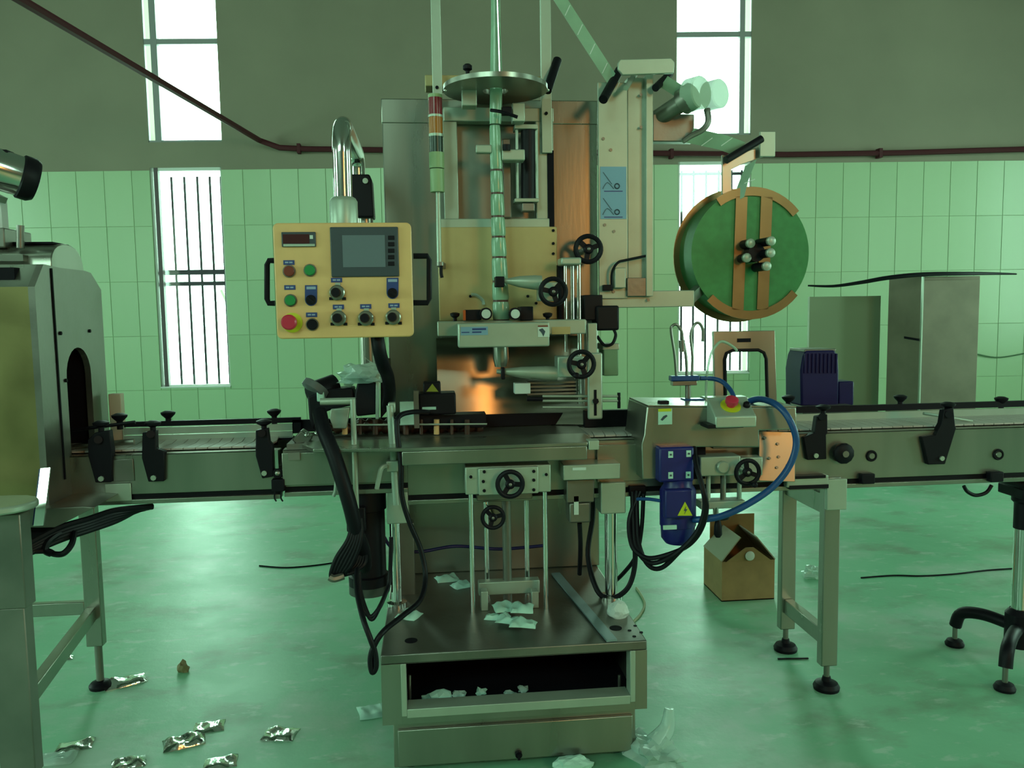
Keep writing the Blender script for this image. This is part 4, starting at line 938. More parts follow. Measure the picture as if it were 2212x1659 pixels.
# arched steel gate behind the housing
ga = MB(); gp = [(1540, 714), (1675, 712), (1680, 884), (1545, 884)]
GY = 3.02
outer = [(1541, 716), (1674, 714), (1679, 884), (1658, 884), (1655, 775), (1650, 762), (1638, 756), (1583, 757), (1570, 763), (1566, 777), (1568, 884), (1545, 884)]
gt = MB().pprism(outer, GY, .02).done('arched_gate_plate', STEEL, dh, .002)
rim = [at(x, y, GY-.004) for x, y in ((1568, 884), (1566, 777), (1570, 763), (1583, 757), (1638, 756), (1650, 762), (1655, 775), (1658, 884))]
MB().tube(rim, .0065, 8, 1).done('gate_rubber_edge', RUBBER, gt)
MB().pbox(1593, 731, 1622, 739, GY-.003, .003).done('gate_slot', LID, gt)

# ================================================================== blue motor standing behind the outfeed rail
bmy = 3.15
bmt = thing('blue_motor', 'dark blue electric motor standing upright behind the conveyor rail', 'motor', at(1775, 880, bmy))
MB().pprism([(1731, 878), (1730, 800), (1735, 770), (1741, 757), (1803, 756), (1811, 768), (1813, 800), (1812, 878)], bmy, .15).done('motor_body', NAVY, bmt, .008)
for k in range(9):
    x = 1738+k*8.5; MB().pbox(x, 764, x+3, 806, bmy-.006, .01).done('cooling_fin', NAVY, bmt)
MB().pbox(1812, 824, 1845, 876, bmy+.02, .10).done('terminal_box', NAVY, bmt, .006)
MB().pbox(1738, 754, 1806, 760, bmy+.005, .14).done('fan_cowl', STEEL_D, bmt, .003)
MB().pbox(1734, 876, 1840, 896, bmy-.03, .16).done('mounting_flange', STEEL_D, bmt, .002)
MB().box(at(1775, 890, bmy).x-.03, at(1775, 890, bmy).x+.03, 3.075, 3.2, .78, at(1775, 890, bmy).z).done('mounting_arm', STEEL_D, bmt)
# ================================================================== ARCHED TUNNEL at the left
TX1 = -1.187; TYN, TYF = 2.60, 3.10
tun = thing('heat_tunnel', 'steel heat tunnel with arched bottle opening and round motor on top', 'tunnel machine', (-1.75, 2.85, 0))
def tp(x, y, Y=None):   # pixel on the end face (plane X = TX1)
    d = ray(x, y); t = TX1/d.x; return CAM + d*t
# end face outline in (Y, Z) from the photograph
def yz(x, y): p = tp(x, y); return (p.y, p.z)
end = [yz(108, 1085), yz(74, 619), yz(94, 574), yz(112, 573), yz(186, 583), yz(196, 585), yz(219, 626), yz(236, 1060)]
arch = []
ya0, ya1 = yz(147, 860)[0], yz(200, 860)[0]; yc = (ya0+ya1)/2; ra_ = (ya1-ya0)/2; zs = yz(172, 750)[1]-ra_; zb = 0.99
zmin = 0.80
# end plate built as two cheeks and the crown around the arch
TL = -2.45
def slab(poly, x0, x1, nm, mt, bev=.0):
    return MB().prism([(x0, y, z) for y, z in poly], (x1-x0, 0, 0)).done(nm, mt, tun, bev)
crown = [(ya0, zs)] + [(yc - ra_*math.cos(math.pi*i/12), zs + ra_*math.sin(math.pi*i/12)) for i in range(1, 12)] + [(ya1, zs)]
ztop = end[3][1]; zsh = end[1][1]; zsh2 = end[6][1]
slab([(TYN, zmin), (ya0, zmin), (ya0, zs), (ya0, ztop-.005), (end[2][0], ztop), (TYN, zsh)], TX1-.02, TX1, 'end_cheek', STEEL_D)
slab([(ya1, zmin), (TYF, zmin), (TYF, zsh2), (end[5][0], ztop-.01), (ya1, ztop-.005)], TX1-.02, TX1, 'end_cheek', STEEL_D)
cr = MB()
for (a, b) in zip(crown, crown[1:]):
    cr.prism([(TX1-.02, a[0], a[1]), (TX1-.02, b[0], b[1]), (TX1-.02, b[0], ztop-.005), (TX1-.02, a[0], ztop-.005)], (.02, 0, 0))
cr.done('arch_crown', STEEL_D, tun)
slab([(ya0, zmin), (ya1, zmin), (ya1, .955), (ya0, .955)], TX1-.02, TX1, 'arch_sill', STEEL_D)
# front skin, sloped shoulder, roof, rear skin
MB().box(TL, TX1-.02, TYN, TYN+.004, zmin, zsh).done('front_skin', WARMSTEEL, tun)
MB().prism([(TL, TYN, zsh), (TX1-.02, TYN, zsh), (TX1-.02, end[2][0], ztop), (TL, end[2][0], ztop)], (0, .004, -.003)).done('shoulder_sheet', STEEL, tun)
MB().box(TL, TX1-.02, end[2][0], end[5][0], ztop-.012, ztop-.004).done('roof_sheet', STEEL_D, tun)
MB().box(TL, TX1-.02, TYF-.004, TYF, zmin, zsh2).done('rear_skin', STEEL_D, tun)
MB().box(TL, TX1-.03, TYN+.10, TYF-.10, zs+.1, zs+.11).done('cavity_shade_top', LID, tun)  # black sheets added inside so the tunnel cavity looks fully shaded
MB().box(TL, TL+.01, TYN, TYF, zmin, zsh).done('cavity_shade_back', LID, tun)
MB().box(TL, TX1-.03, TYN+.10, TYN+.11, zmin, zs+.1).done('cavity_shade_side', LID, tun); MB().box(TL, TX1-.03, TYF-.11, TYF-.10, zmin, zs+.1).done('cavity_shade_side', LID, tun)
# seams on the end face
ysm = yz(112, 620)[0]
MB().box(TX1, TX1+.004, ysm-.004, ysm+.004, zmin+.1, ztop-.01).done('seam_strip', LID, tun)
for x, y in ((129, 720), (141, 822), (192, 715)):
    p = tp(x, y); MB().cyl(p, p+Vector((.006, 0, 0)), .006, n=8).done('rivet', LID, tun)
# rounded exhaust stack rising behind the end face
sy0, sy1 = yz(110, 560)[0]+.03, yz(186, 560)[0]; sz = yz(150, 527)[1]
pts = [(sy0, ztop-.02)] + [((sy0+sy1)/2-(sy1-sy0)/2*math.cos(math.pi*i/10)*(1 if i in (0, 10) else .96), sz-.055+.055*math.sin(math.pi*i/10)) for i in range(11)] + [(sy1+.01, ztop-.02)]
MB().prism([(TX1-.012, y, z) for y, z in pts], (-.20, 0, 0)).done('exhaust_stack', STEEL, tun, .003)
MB().box(TX1-.16, TX1-.03, (sy0+sy1)/2-.06, (sy0+sy1)/2+.06, sz-.004, sz+.003).done('stack_mouth', LID, tun)
# motor shelf, post and motor on the roof
bx = at(55, 560, 2.80).x
MB().prism([(TL, 2.72, at(0, 545, 2.78).z), (bx+.03, 2.72, at(70, 553, 2.78).z), (bx+.03, 2.98, at(70, 553, 2.78).z), (TL, 2.98, at(0, 545, 2.78).z)], (0, 0, -.02)).done('motor_shelf', STEEL, tun)
MB().box(TL, bx-.04, 2.76, 2.94, at(20, 536, 2.78).z, at(20, 493, 2.78).z).done('gear_case', STEEL_D, tun, .004)
MB().cyl(at(44, 536, 2.76), at(44, 487, 2.76), .012, n=10).done('case_pin', STEEL_D, tun)
pc = at(-6, 480, 2.84); MB().box(pc.x-.03, pc.x+.025, 2.82, 2.86, at(0, 495, 2.84).z, at(0, 425, 2.84).z).done('motor_post', WHITE, tun)
ma, mb = at(-150, 318, 2.64), at(78, 392, 2.80); L = (mb-ma).length
MB().lathe([(.058, 0), (.064, .01), (.064, L-.05)], ma, mb-ma, 28).done('motor_barrel', CHROME, tun)
MB().lathe([(.064, L-.05), (.070, L-.045), (.070, L-.015), (.062, L), (.03, L+.006)], ma, mb-ma, 28).done('motor_end_cap', MOTORBLACK, tun)
MB().pbox(-15, 322, 16, 346, 2.72, .05).done('motor_conduit_box', MOTORBLACK, tun, .006)
MB().bar(at(-20, 420, 2.80), at(6, 432, 2.80), .05, .02).done('motor_foot', STEEL_D, tun)
MB().box(TL, at(35, 600, 2.63).x, 2.62, 2.66, at(20, 616, 2.63).z, at(20, 578, 2.63).z).done('shoulder_vent', LID, tun)
# frame under the tunnel
fz = .30
FXL = -1.30
MB().box(FXL-.03, FXL+.03, 3.13, 3.17, .17, .80).done('leg', STEEL, tun, .003)
MB().cyl((FXL+.005, 3.15, .03), (FXL+.005, 3.15, .20), .014, n=12).done('leg_stem', STEEL_D, tun)
MB().lathe([(.040, 0), (.042, .012), (.034, .022), (.014, .028)], (FXL+.005, 3.15, 0), (0,0,1), 18).done('leg_foot', BLACK, tun)
pxr = at(47, 1180, 2.36).x
MB().box(pxr-.12, pxr, 2.36, 2.42, .60, at(20, 1112, 2.36).z).done('leg_sleeve', STEEL_D, tun, .003)
MB().box(pxr-.105, pxr-.008, 2.365, 2.415, .10, .60).done('leg', STEEL_D, tun, .003)
MB().cyl((pxr-.05, 2.39, .02), (pxr-.05, 2.39, .12), .014, n=10).lathe([(.042, 0), (.040, .02), (.014, .028)], (pxr-.05, 2.39, 0), (0,0,1), 16).done('leg_foot', BLACK, tun)
MB().bar((FXL-.005, 3.13, fz), (pxr-.05, 2.42, fz), .035, .050).done('side_crossbar', STEEL, tun, .003)
MB().box(TL, FXL-.03, 3.135, 3.165, fz-.005, fz+.045).done('rear_crossbar', STEEL, tun, .003)
MB().box(TL, FXL+.03, 3.12, 3.17, .78, .81).done('frame_rail', STEEL_D, tun)
c = at(5, 1092, 2.34)
MB().prism([(TL, 2.30, c.z)] + [(at(66, 1092, 2.36).x-.09+.09*math.sin(math.pi*i/8), 2.39-.09*math.cos(math.pi*i/8), c.z) for i in range(9)] + [(TL, 2.48, c.z)], (0, 0, -.022)).done('rounded_shelf', STEEL_L, tun, .006)
MB().bar(at(84, 1136, 2.50), at(99, 1011, 2.56), .036, .004, (-.35, -.9, .27)).done('polished_flap', CHROME, tun)
MB().bar(at(78, 1134, 2.51), at(92, 1013, 2.57), .020, .003, ND).done('blue_flap_edge', BLUE, tun)
MB().pprism([(22, 1140), (118, 1140), (205, 1096), (180, 1094), (60, 1100), (30, 1118)], 2.56, .30).done('drip_tray', STEEL_D, tun, .003)
MB().pprism([(36, 1150), (120, 1150), (60, 1190), (40, 1198)], 2.58, .12).done('tray_gusset', LID, tun)
# cables under the infeed
cb = thing('cable_bundle', 'bundle of black cables sagging under the infeed conveyor beside the tunnel leg', 'cable', at(200, 1140, 2.66))
for k in range(5):
    o = k*5; MB().tube([at(330-k*9, 1094+k*2, 2.80), at(250, 1103+o*1.1, 2.72), at(190, 1122+o*1.2, 2.64), at(130, 1140+o*1.3, 2.58), at(60, 1176+o, 2.52), at(20, 1200+o*.6, 2.50)], .0105, 8).done('cable', CABLE, cb)
MB().tube([at(160, 1150, 2.60), at(155, 1175, 2.56), at(138, 1195, 2.54), at(118, 1197, 2.54), at(100, 1190, 2.54), at(50, 1192, 2.52)], .0095, 8).done('cable', CABLE, cb)
MB().tube([at(130, 1150, 2.58), at(105, 1168, 2.55), at(98, 1188, 2.54), at(112, 1196, 2.54)], .011, 8).done('cable', CABLE, cb)
# pale carton behind the infeed conveyor
pb = MB(); a = at(236, 900, 3.04); b = at(263, 900, 3.04); pb.box(a.x, b.x, 3.04, 3.075, 0.967, at(250, 851, 3.04).z)
tag(pb.done('wooden_board', mat('pale_board', (.75, .60, .46), .6), bev=.003), 'pale upright board standing on the rear edge of the infeed conveyor by the tunnel', 'board')

# ================================================================== clamping unit left of the machine
cl = thing('bottle_clamp_unit', 'cluttered black bottle clamp drive with brown screw and plastic wrap on the conveyor', 'clamp unit', at(800, 950, 2.85))
QY = 2.86
MB().cyl(at(672, 850, QY+.02), at(722, 832, QY+.08), .040, n=20).done('clamp_motor', MOTORBLACK, cl)
MB().lathe([(.042, 0), (.048, .004), (.048, .026), (.04, .03)], at(676, 846, QY), (.35, .2, .5), 20).done('clamp_motor_cap', mat('grey_cap', (.12, .13, .13), .5), cl)
MB().pprism([(664, 858), (700, 842), (762, 838), (766, 875), (720, 884), (690, 895), (676, 930), (668, 905)], QY, .10).done('clamp_bracket', MOTORBLACK, cl, .006)
MB().pprism([(766, 850), (776, 812), (806, 816), (812, 830), (814, 895), (770, 900), (766, 870)], QY-.01, .12).done('clamp_gearbox', MOTORBLACK, cl, .006)
MB().pprism([(770, 808), (820, 806), (822, 812), (772, 815)], QY-.015, .12).pprism([(812, 812), (820, 812), (818, 905), (811, 905)], QY-.015, .02).done('clamp_frame', STEEL_L, cl, .002)
MB().pprism([(822, 808), (842, 812), (843, 880), (822, 905)], QY+.02, .06).done('clamp_side_block', MOTORBLACK, cl, .004)
MB().pbox(684, 843, 700, 868, QY-.03, .03).done('white_sensor', PAPERL, cl, .004)
MB().pprism([(714, 884), (756, 880), (748, 926), (720, 926), (712, 905)], QY-.02, .03).done('gripper_pad', STEEL_L, cl, .003)
ro = MB().cyl(at(692, 868, 2.72), at(768, 866, 2.72), .012, n=12).done('clamp_rod', STEEL_L, cl)
MB().cyl(at(762, 862, 2.71), at(770, 1098, 2.71), .0095, n=12).done('clamp_post', STEEL_L, cl)
MB().cyl(at(842, 876, 2.70), at(856, 1090, 2.70), .0115, n=12).done('clamp_post', STEEL_L, cl)
MB().pbox(834, 996, 860, 1020, 2.68, .04).done('post_clamp', STEEL_L, cl, .004)
MB().tube([at(834, 1006, 2.67), at(824, 1012, 2.66), at(818, 1036, 2.66), at(814, 1056, 2.66)], .008, 8).done('clamp_lever', STEEL_L, cl)
MB().tube([at(726, 1040, 2.68), at(724, 1060, 2.68), at(720, 1072, 2.68)], .006, 8).done('clamp_lever', STEEL_L, cl)
MB().pbox(838, 870, 854, 892, 2.70, .03).done('post_head', STEEL_L, cl, .004)
for x, y in ((684, 903), (684, 936), (662, 940)): MB().ball(at(x, y, 2.78), .0085, 10).done('cap_nut', CHROME, cl)
MB().pprism([(630, 950), (650, 930), (672, 945), (668, 956), (640, 960)], 2.80, .06).done('grease_block', STEEL_D, cl, .004)
# brown feed screws
def screw(xa, xb, y, Y, r, pitch):
    a = at(xa, y, Y); b = at(xb, y, Y); L = (b-a).length; pr_ = []; n = int(L/pitch)
    for k in range(n):
        h = k*pitch; pr_ += [(r*.62, h), (r, h+pitch*.25), (r, h+pitch*.55), (r*.62, h+pitch*.9)]
    return MB().lathe(pr_, a, b-a, 16).done('feed_screw', BROWN, cl)
screw(700, 1050, 925, 2.95, .020, .034); screw(770, 1045, 915, 3.02, .020, .034)
for k in range(9):
    x = 745+k*33; MB().cyl(at(x, 938, 2.88), at(x, 906, 2.88), .006 if k % 2 else .010, n=10).done('guide_finger', BROWN if k % 3 else BEIGE, cl)
MB().cyl(at(770, 918, 2.865), at(1052, 916, 2.865), .0035, n=8).done('finger_rail', STEEL_L, cl)
MB().pbox(864, 868, 894, 918, 2.84, .012).done('paper_card', PAPERL, cl, .001)
MB().pbox(894, 845, 905, 925, 2.84, .04).done('card_bracket', STEEL_D, cl)
sm = MB().pbox(905, 850, 985, 896, 2.86, .10).done('servo_motor', MOTORBLACK, cl, .006)
MB().pbox(914, 826, 952, 852, 2.87, .07).done('servo_connector', MOTORBLACK, cl, .005)
MB().pprism([(934, 829), (947, 846), (921, 846)], 2.868, .002).done('hazard_triangle', mat('dim_yellow', (.30, .30, .03), .5), cl)
MB().pbox(912, 879, 942, 885, 2.857, .003).done('servo_sticker', PAPERL, cl)
MB().pbox(905, 896, 1050, 925, 2.90, .08).done('screw_bed', MOTORBLACK, cl)
# crumpled plastic wrap
def crumple(name, mt, c, sx, sy, sz, seed, rough=.35, sub=3, flat_bottom=True):
    rnd = random.Random(seed); bm = bmesh.new(); bmesh.ops.create_icosphere(bm, subdivisions=sub, radius=1)
    ph = [rnd.uniform(0, 6.3) for _ in range(9)]
    for v in bm.verts:
        p = v.co.copy(); k = 1 + rough*(.5*math.sin(5*p.x+ph[0])*math.sin(4*p.y+ph[1]) + .4*math.sin(9*p.z+ph[2]+3*p.x) + .3*math.sin(11*p.y+ph[3])*math.cos(8*p.x+ph[4])) + rnd.uniform(-.08, .08)*rough*2
        v.co = Vector((p.x*sx*k, p.y*sy*k, p.z*sz*k))
        if flat_bottom: v.co.z = max(v.co.z, -sz*.45)
    zm = min(v.co.z for v in bm.verts)
    for v in bm.verts: v.co.z -= zm
    me = bpy.data.meshes.new(name); bm.to_mesh(me); bm.free(); me.materials.append(mt)
    o = bpy.data.objects.new(name, me); col.objects.link(o); o.location = c; return o
w = crumple('plastic_wrap', BAG, at(785, 826, 2.88), .085, .06, .045, 3); 
tag(w, 'crumpled clear plastic wrap lying on top of the bottle clamp drive', 'plastic wrap')
MB().pprism([(742, 832), (760, 795), (800, 783), (785, 770), (790, 775), (806, 784), (830, 790), (836, 808), (775, 812), (758, 838)], 2.90, .02).done('wrap_tail', BAG, w)

# ---- motor below the conveyor at the left column
um = thing('vertical_motor', 'black vertical motor hanging below the conveyor by the left column', 'motor', at(795, 1275, 2.84))
uc = at(795, 1180, 2.84); zt_ = 0.806
MB().lathe([(.070, at(795, 1270, 2.84).z), (.072, at(795, 1240, 2.84).z), (.062, at(795, 1238, 2.84).z), (.062, at(795, 1100, 2.84).z), (.068, at(795, 1098, 2.84).z), (.068, zt_)], (uc.x, 2.84, 0), (0,0,1), 24).done('motor_body', MOTORBLACK, um)
MB().pbox(748, 1096, 790, 1150, 2.75, .06).done('terminal_box', MOTORBLACK, um, .006)
MB().lathe([(.071, 0), (.071, .03), (.06, .034)], (uc.x, 2.84, at(795, 1272, 2.84).z-.01), (0,0,1), 24).done('fan_cowl', mat('grey_cowl', (.07, .08, .07), .45), um)
# ---- cables hanging at the left
def cable(name, label, pts, r, mt=CABLE, sub=8, group=None):
    return tag(MB().tube(pts, r, 10, sub).done(name, mt), label, 'cable', group)
cable('thick_conduit', 'thick black conduit sloping down from the clamp unit in front of the conveyor', [at(690, 890, 2.72), at(700, 930, 2.66), at(722, 985, 2.62), at(742, 1045, 2.60), at(758, 1100, 2.60), at(770, 1150, 2.62), at(785, 1190, 2.66), at(788, 1225, 2.72)], .024, RUBBER)
lc = thing('coiled_cables', 'tied loop of black cables hanging under the thick conduit', 'cable', at(750, 1240, 2.66))
for k in range(6):
    o = k*7
    MB().tube([at(764+k*3, 1120, 2.62), at(752+o*.8, 1165, 2.60), at(727+o, 1205+k*2, 2.60), at(715+o*.9, 1240-k, 2.61), at(722+o, 1248-k*2, 2.62), at(752+o, 1228-k*2, 2.63), at(778+o*.3, 1185, 2.66)], .0075, 8).done('cable', CABLE, lc)
MB().tube([at(712, 1246, 2.60), at(722, 1250, 2.60), at(742, 1244, 2.61)], .013, 8).done('cable_tail', STEEL_D, lc)
for k, (xo, yl) in enumerate(((0, 1330), (8, 1336))):
    MB().tube([at(768+xo, 1235, 2.63), at(770+xo, 1275, 2.62), at(782+xo, yl-20, 2.62), at(800+xo*.4, yl+2, 2.62), at(818, 1315, 2.63), at(832, 1285, 2.66), at(842, 1250, 2.70), at(845, 1160, 2.72)], .0075, 8).done('cable', CABLE, lc)
cable('servo_cable', 'long black cable dropping from the servo motor and twisting into a loop beside the base', [at(925, 890, 2.84), at(890, 890, 2.72), at(862, 900, 2.66), at(858, 930, 2.64), at(866, 1000, 2.62), at(868, 1070, 2.62), at(885, 1130, 2.62), at(908, 1185, 2.62), at(919, 1245, 2.60), at(908, 1295, 2.52), at(870, 1330, 2.42), at(830, 1362, 2.33), at(808, 1395, 2.31), at(800, 1425, 2.31), at(804, 1452, 2.31), at(812, 1440, 2.31), at(810, 1410, 2.31), at(800, 1380, 2.31), at(784, 1335, 2.34), at(771, 1275, 2.44), at(772, 1230, 2.56)], .0085)
cable('blue_air_line', 'thin dark blue air line running behind the lift rods above the base', [at(830, 1160, 2.95), at(850, 1185, 2.95), at(905, 1192, 2.95), at(985, 1180, 2.98), at(1080, 1186, 3.0), at(1180, 1178, 3.0)], .006, mat('dark_blue_line', (.012, .012, .10), .4))
# ---- cables at the right column
rcx = thing('motor_cables', 'black cables looping from the right column up to the hanging blue motor', 'cable', at(1400, 1230, 2.68))
for k, (a_, b_, c_) in enumerate(((1372, 1215, 1430), (1380, 1226, 1440), (1364, 1205, 1425))):
    MB().tube([at(1366+k*9, 1062, 2.74), at(a_-4, 1120, 2.72), at(a_, 1175, 2.70), at(a_+20, b_-6, 2.68), at(c_-10, b_, 2.66), at(1465+k*6, 1192-k*4, 2.60), at(1505+k*3, 1150, 2.56), at(1522+k*2, 1100, 2.54), at(1518, 1055, 2.54), at(1504, 1005, 2.58), at(1500, 968, 2.66)], .0085, 8).done('cable', CABLE, rcx)
MB().tube([at(1376, 1060, 2.74), at(1362, 1130, 2.73), at(1372, 1190, 2.72), at(1368, 1240, 2.72), at(1352, 1275, 2.72), at(1320, 1292, 2.74), at(1290, 1275, 2.76), at(1270, 1200, 2.85), at(1280, 1120, 2.9), at(1282, 1060, 2.9)], .0095, 8).done('cable', CABLE, rcx)
MB().tube([at(1390, 1066, 2.73), at(1386, 1140, 2.72), at(1374, 1200, 2.72), at(1345, 1240, 2.78), at(1320, 1262, 2.85)], .0075, 8).done('cable', CABLE, rcx)
MB().tube([at(1252, 1130, 2.74), at(1254, 1180, 2.76), at(1252, 1240, 2.82)], .0085, 8).done('cable', CABLE, rcx)
MB().tube([at(1376, 1078, 2.73), at(1400, 1078, 2.70), at(1428, 1082, 2.66)], .006, 8).done('blue_cable', HOSE, rcx)
MB().pbox(1360, 1050, 1396, 1072, 2.74, .06).done('cable_gland', BLACK, rcx, .004)
q = atz(1380, 1310, .004); tag(MB().tube([atz(1375, 1270, .006), atz(1392, 1300, .006), atz(1385, 1325, .006), atz(1365, 1345, .006), atz(1350, 1352, .006)], .006, 8).done('floor_cable', mat('pale_cable', (.40, .42, .25), .5)), 'pale cable curling on the floor behind the right column', 'cable')

# ================================================================== things on the machine base
def packet_mesh(name, w, d, h, seed, mt, puff=.35, nx=10, ny=8):
    rnd = random.Random(seed); bm = bmesh.new(); T = []; B_ = []
    ph = [rnd.uniform(0, 6.3) for _ in range(6)]
    for j in range(ny+1):
        rt, rb = [], []
        for i in range(nx+1):
            u = i/nx; v = j/ny; e = min(1, 6*min(u, 1-u, v, 1-v))
            z = h*(e**.6)*(.65+puff*math.sin(6*u+ph[0])*math.cos(5*v+ph[1])+.2*math.sin(14*u+ph[2]+4*v)) + .0015
            x = (u-.5)*w + .002*math.sin(5*v+ph[3]); y = (v-.5)*d + .002*math.sin(5*u+ph[4])
            rt.append(bm.verts.new((x, y, max(z, .001)))); rb.append(bm.verts.new((x, y, 0)))
        T.append(rt); B_.append(rb)
    for j in range(ny):
        for i in range(nx):
            bm.faces.new((T[j][i], T[j][i+1], T[j+1][i+1], T[j+1][i])); bm.faces.new((B_[j+1][i], B_[j+1][i+1], B_[j][i+1], B_[j][i]))
    for i in range(nx):
        bm.faces.new((B_[0][i], B_[0][i+1], T[0][i+1], T[0][i])); bm.faces.new((T[ny][i], T[ny][i+1], B_[ny][i+1], B_[ny][i]))
    for j in range(ny):
        bm.faces.new((T[j][0], T[j+1][0], B_[j+1][0], B_[j][0])); bm.faces.new((B_[j][nx], B_[j+1][nx], T[j+1][nx], T[j][nx]))
    me = bpy.data.meshes.new(name); bm.to_mesh(me); bm.free(); me.materials.append(mt)
    me.polygons.foreach_set('use_smooth', [True]*len(me.polygons)); me.set_sharp_from_angle(angle=math.radians(50)); return me
def put(name, me, loc, rz, label, cat, group=None, tilt=0):
    o = bpy.data.objects.new(name, me); col.objects.link(o); o.location = loc; o.rotation_euler = (tilt, 0, rz); return tag(o, label, cat, group)
for k, (x, y, w_, d_, rz, dz, lb_) in enumerate((
    (966, 1252, .085, .07, .2, 0, 'cut label sleeve lying flat behind the lift rods on the machine base'),
    (998, 1266, .075, .06, .5, 0, 'cut label sleeve leaning against the front left lift rod'),
    (884, 1331, .075, .07, -.5, 0, 'cut label sleeve lying at the foot of the left column'),
    (1075, 1336, .085, .045, -.35, 0, 'lowest cut label sleeve fanned out under the pile on the base'),
    (1100, 1342, .085, .050, -.35, .012, 'middle cut label sleeve of the fanned pile on the base'),
    (1130, 1350, .085, .055, -.3, .024, 'frontmost cut label sleeve at the tip of the fanned pile'),
    (1090, 1314, .075, .08, .15, .016, 'upright folded label sleeve on the left of the pile top'),
    (1128, 1316, .075, .08, -.2, .030, 'upright folded label sleeve on the right of the pile top'))):
    p = atz(x, y, MZ+dz); put('label_sleeve_piece', packet_mesh('label_sleeve_piece', w_, d_, .018, 20+k, PAPERL), (p.x, p.y, MZ+dz+.001), rz, lb_, 'label sleeve', 'cut label sleeves on the machine base')
a, b = atz(1200, 1242, MZ), atz(1322, 1388, MZ)
tag(MB().bar(Vector((a.x, a.y, MZ+.006)), Vector((b.x, b.y, MZ+.006)), .034, .006).done('steel_strip', mat('blue_grey_strip', (.26, .34, .36), .4, .3)), 'long flat grey strip lying diagonally across the machine base', 'metal strip')
cw = crumple('column_foot_glint', PAPERW, Vector((atz(1335, 1330, MZ).x, atz(1335, 1330, MZ).y, MZ)), .035, .035, .035, 11, .12); tag(cw, 'round white blob standing in for a window reflection at the right column foot', 'highlight')  # white blob modelled in place of a window reflection on the base
# scraps inside the base opening
for k, (x, s) in enumerate(((955, .045), (990, .03), (1040, .025), (1100, .028), (925, .025), (1130, .022))):
    p = at(x, 1520, BY0+.10+.02*(k % 3)); s *= .75; o = crumple('film_scrap', BAG if k % 2 else PAPERL, Vector((p.x, p.y, zl+.011)), s, s*.7, s*.8, 40+k, .5, 2)
    tag(o, ['largest crumpled film scrap inside the opening of the machine base', 'crumpled scrap beside the largest one in the base opening', 'small film scrap left of centre in the base opening behind the trim', 'film scrap under the middle of the base opening', 'crumpled scrap beside the thin rod in the base opening', 'small scrap right of the middle in the base opening'][k], 'scrap', 'scraps in the base opening')

# ================================================================== litter on the floor
fo = []
for k, (x, y, w_, d_, rz, h_, lb_) in enumerate((
    (398, 1604, .13, .085, .35, .022, 'puffy silver foil packet lying by a smaller flat one'),
    (452, 1571, .10, .080, .15, .010, 'flat silver foil packet touching the puffy one'),
    (605, 1587, .11, .085, -.2, .016, 'crumpled silver foil packet alone between the packets and the machine base'),
    (477, 1648, .10, .075, .2, .010, 'silver foil packet with a torn edge in front of the puffy one'),
    (278, 1650, .10, .070, .3, .016, 'half crushed foil packet beside the torn edged one'),
    (162, 1612, .11, .070, .2, .012, 'thin foil packet near the tunnel leg'),
    (270, 1474, .15, .090, .5, .020, 'open foil wrapper next to the black tunnel foot'),
    (137, 1424, .07, .045, .4, .008, 'small foil packet behind the tunnel leg under the side bar'),
    (120, 1640, .12, .08, .1, .014, 'dull clear wrapper close to the near tunnel leg'))):
    p = atz(x, y, 0); put('foil_packet', packet_mesh('foil_packet', w_, d_, h_, 60+k, FOIL if k != 8 else BAG), (p.x, p.y, .0005), rz, lb_, 'packet', 'foil packets on the floor')
p = atz(805, 1538, 0); put('label_sleeve_piece', packet_mesh('sleeve_floor', .10, .10, .012, 80, PAPERL), (p.x, p.y, .001), .2, 'pale flat label sleeve lying on the floor against the machine base', 'label sleeve')
p = atz(396, 1450, 0); sc_ = crumple('brown_scrap', mat('brown_paper', (.30, .26, .14), .7), p, .022, .02, .03, 90, .4, 2); tag(sc_, 'small brown paper scrap standing on the floor between tunnel foot and machine', 'scrap')
p = atz(1415, 1640, 0); bg_ = crumple('plastic_bag', BAG, p, .075, .075, .05, 91, .5); tag(bg_, 'crumpled clear plastic bag on the floor at the front corner of the machine', 'plastic bag')
MB().tube([Vector((p.x, p.y, .05)), Vector((p.x+.045, p.y+.02, .09)), Vector((p.x+.055, p.y+.03, .15))], lambda t: .035-.02*t, 10).done('bag_neck', BAG, bg_)
p = atz(1238, 1662, 0); tag(crumple('paper_scrap', PAPERL, p, .06, .03, .03, 92, .2), 'pale crumpled sleeve in front of the machine chest door', 'scrap')
p = atz(1757, 1246, 0); tag(crumple('clear_wrapper', BAG, p, .055, .05, .04, 93, .6), 'crumpled clear wrapper on the floor beyond the conveyor legs', 'wrapper')
for nm, pts, lb_ in (('floor_wire', [(560, 1222), (620, 1226), (690, 1220), (740, 1212)], 'thin dark wire on the floor left of the coiled cables'),
                     ('floor_wire', [(1860, 1248), (1930, 1243), (1990, 1244), (2060, 1240), (2130, 1232), (2190, 1228)], 'thin dark wire on the floor behind the tripod stand')):
    tag(MB().tube([atz(x, y, .004) for x, y in pts], .0045, 6).done(nm, CABLE), lb_, 'wire')
tag(MB().bar(atz(1680, 1423, .004), atz(1746, 1422, .004), .007, .005).done('thin_rod', CABLE), 'thin dark rod on the floor by the rear conveyor foot', 'rod')

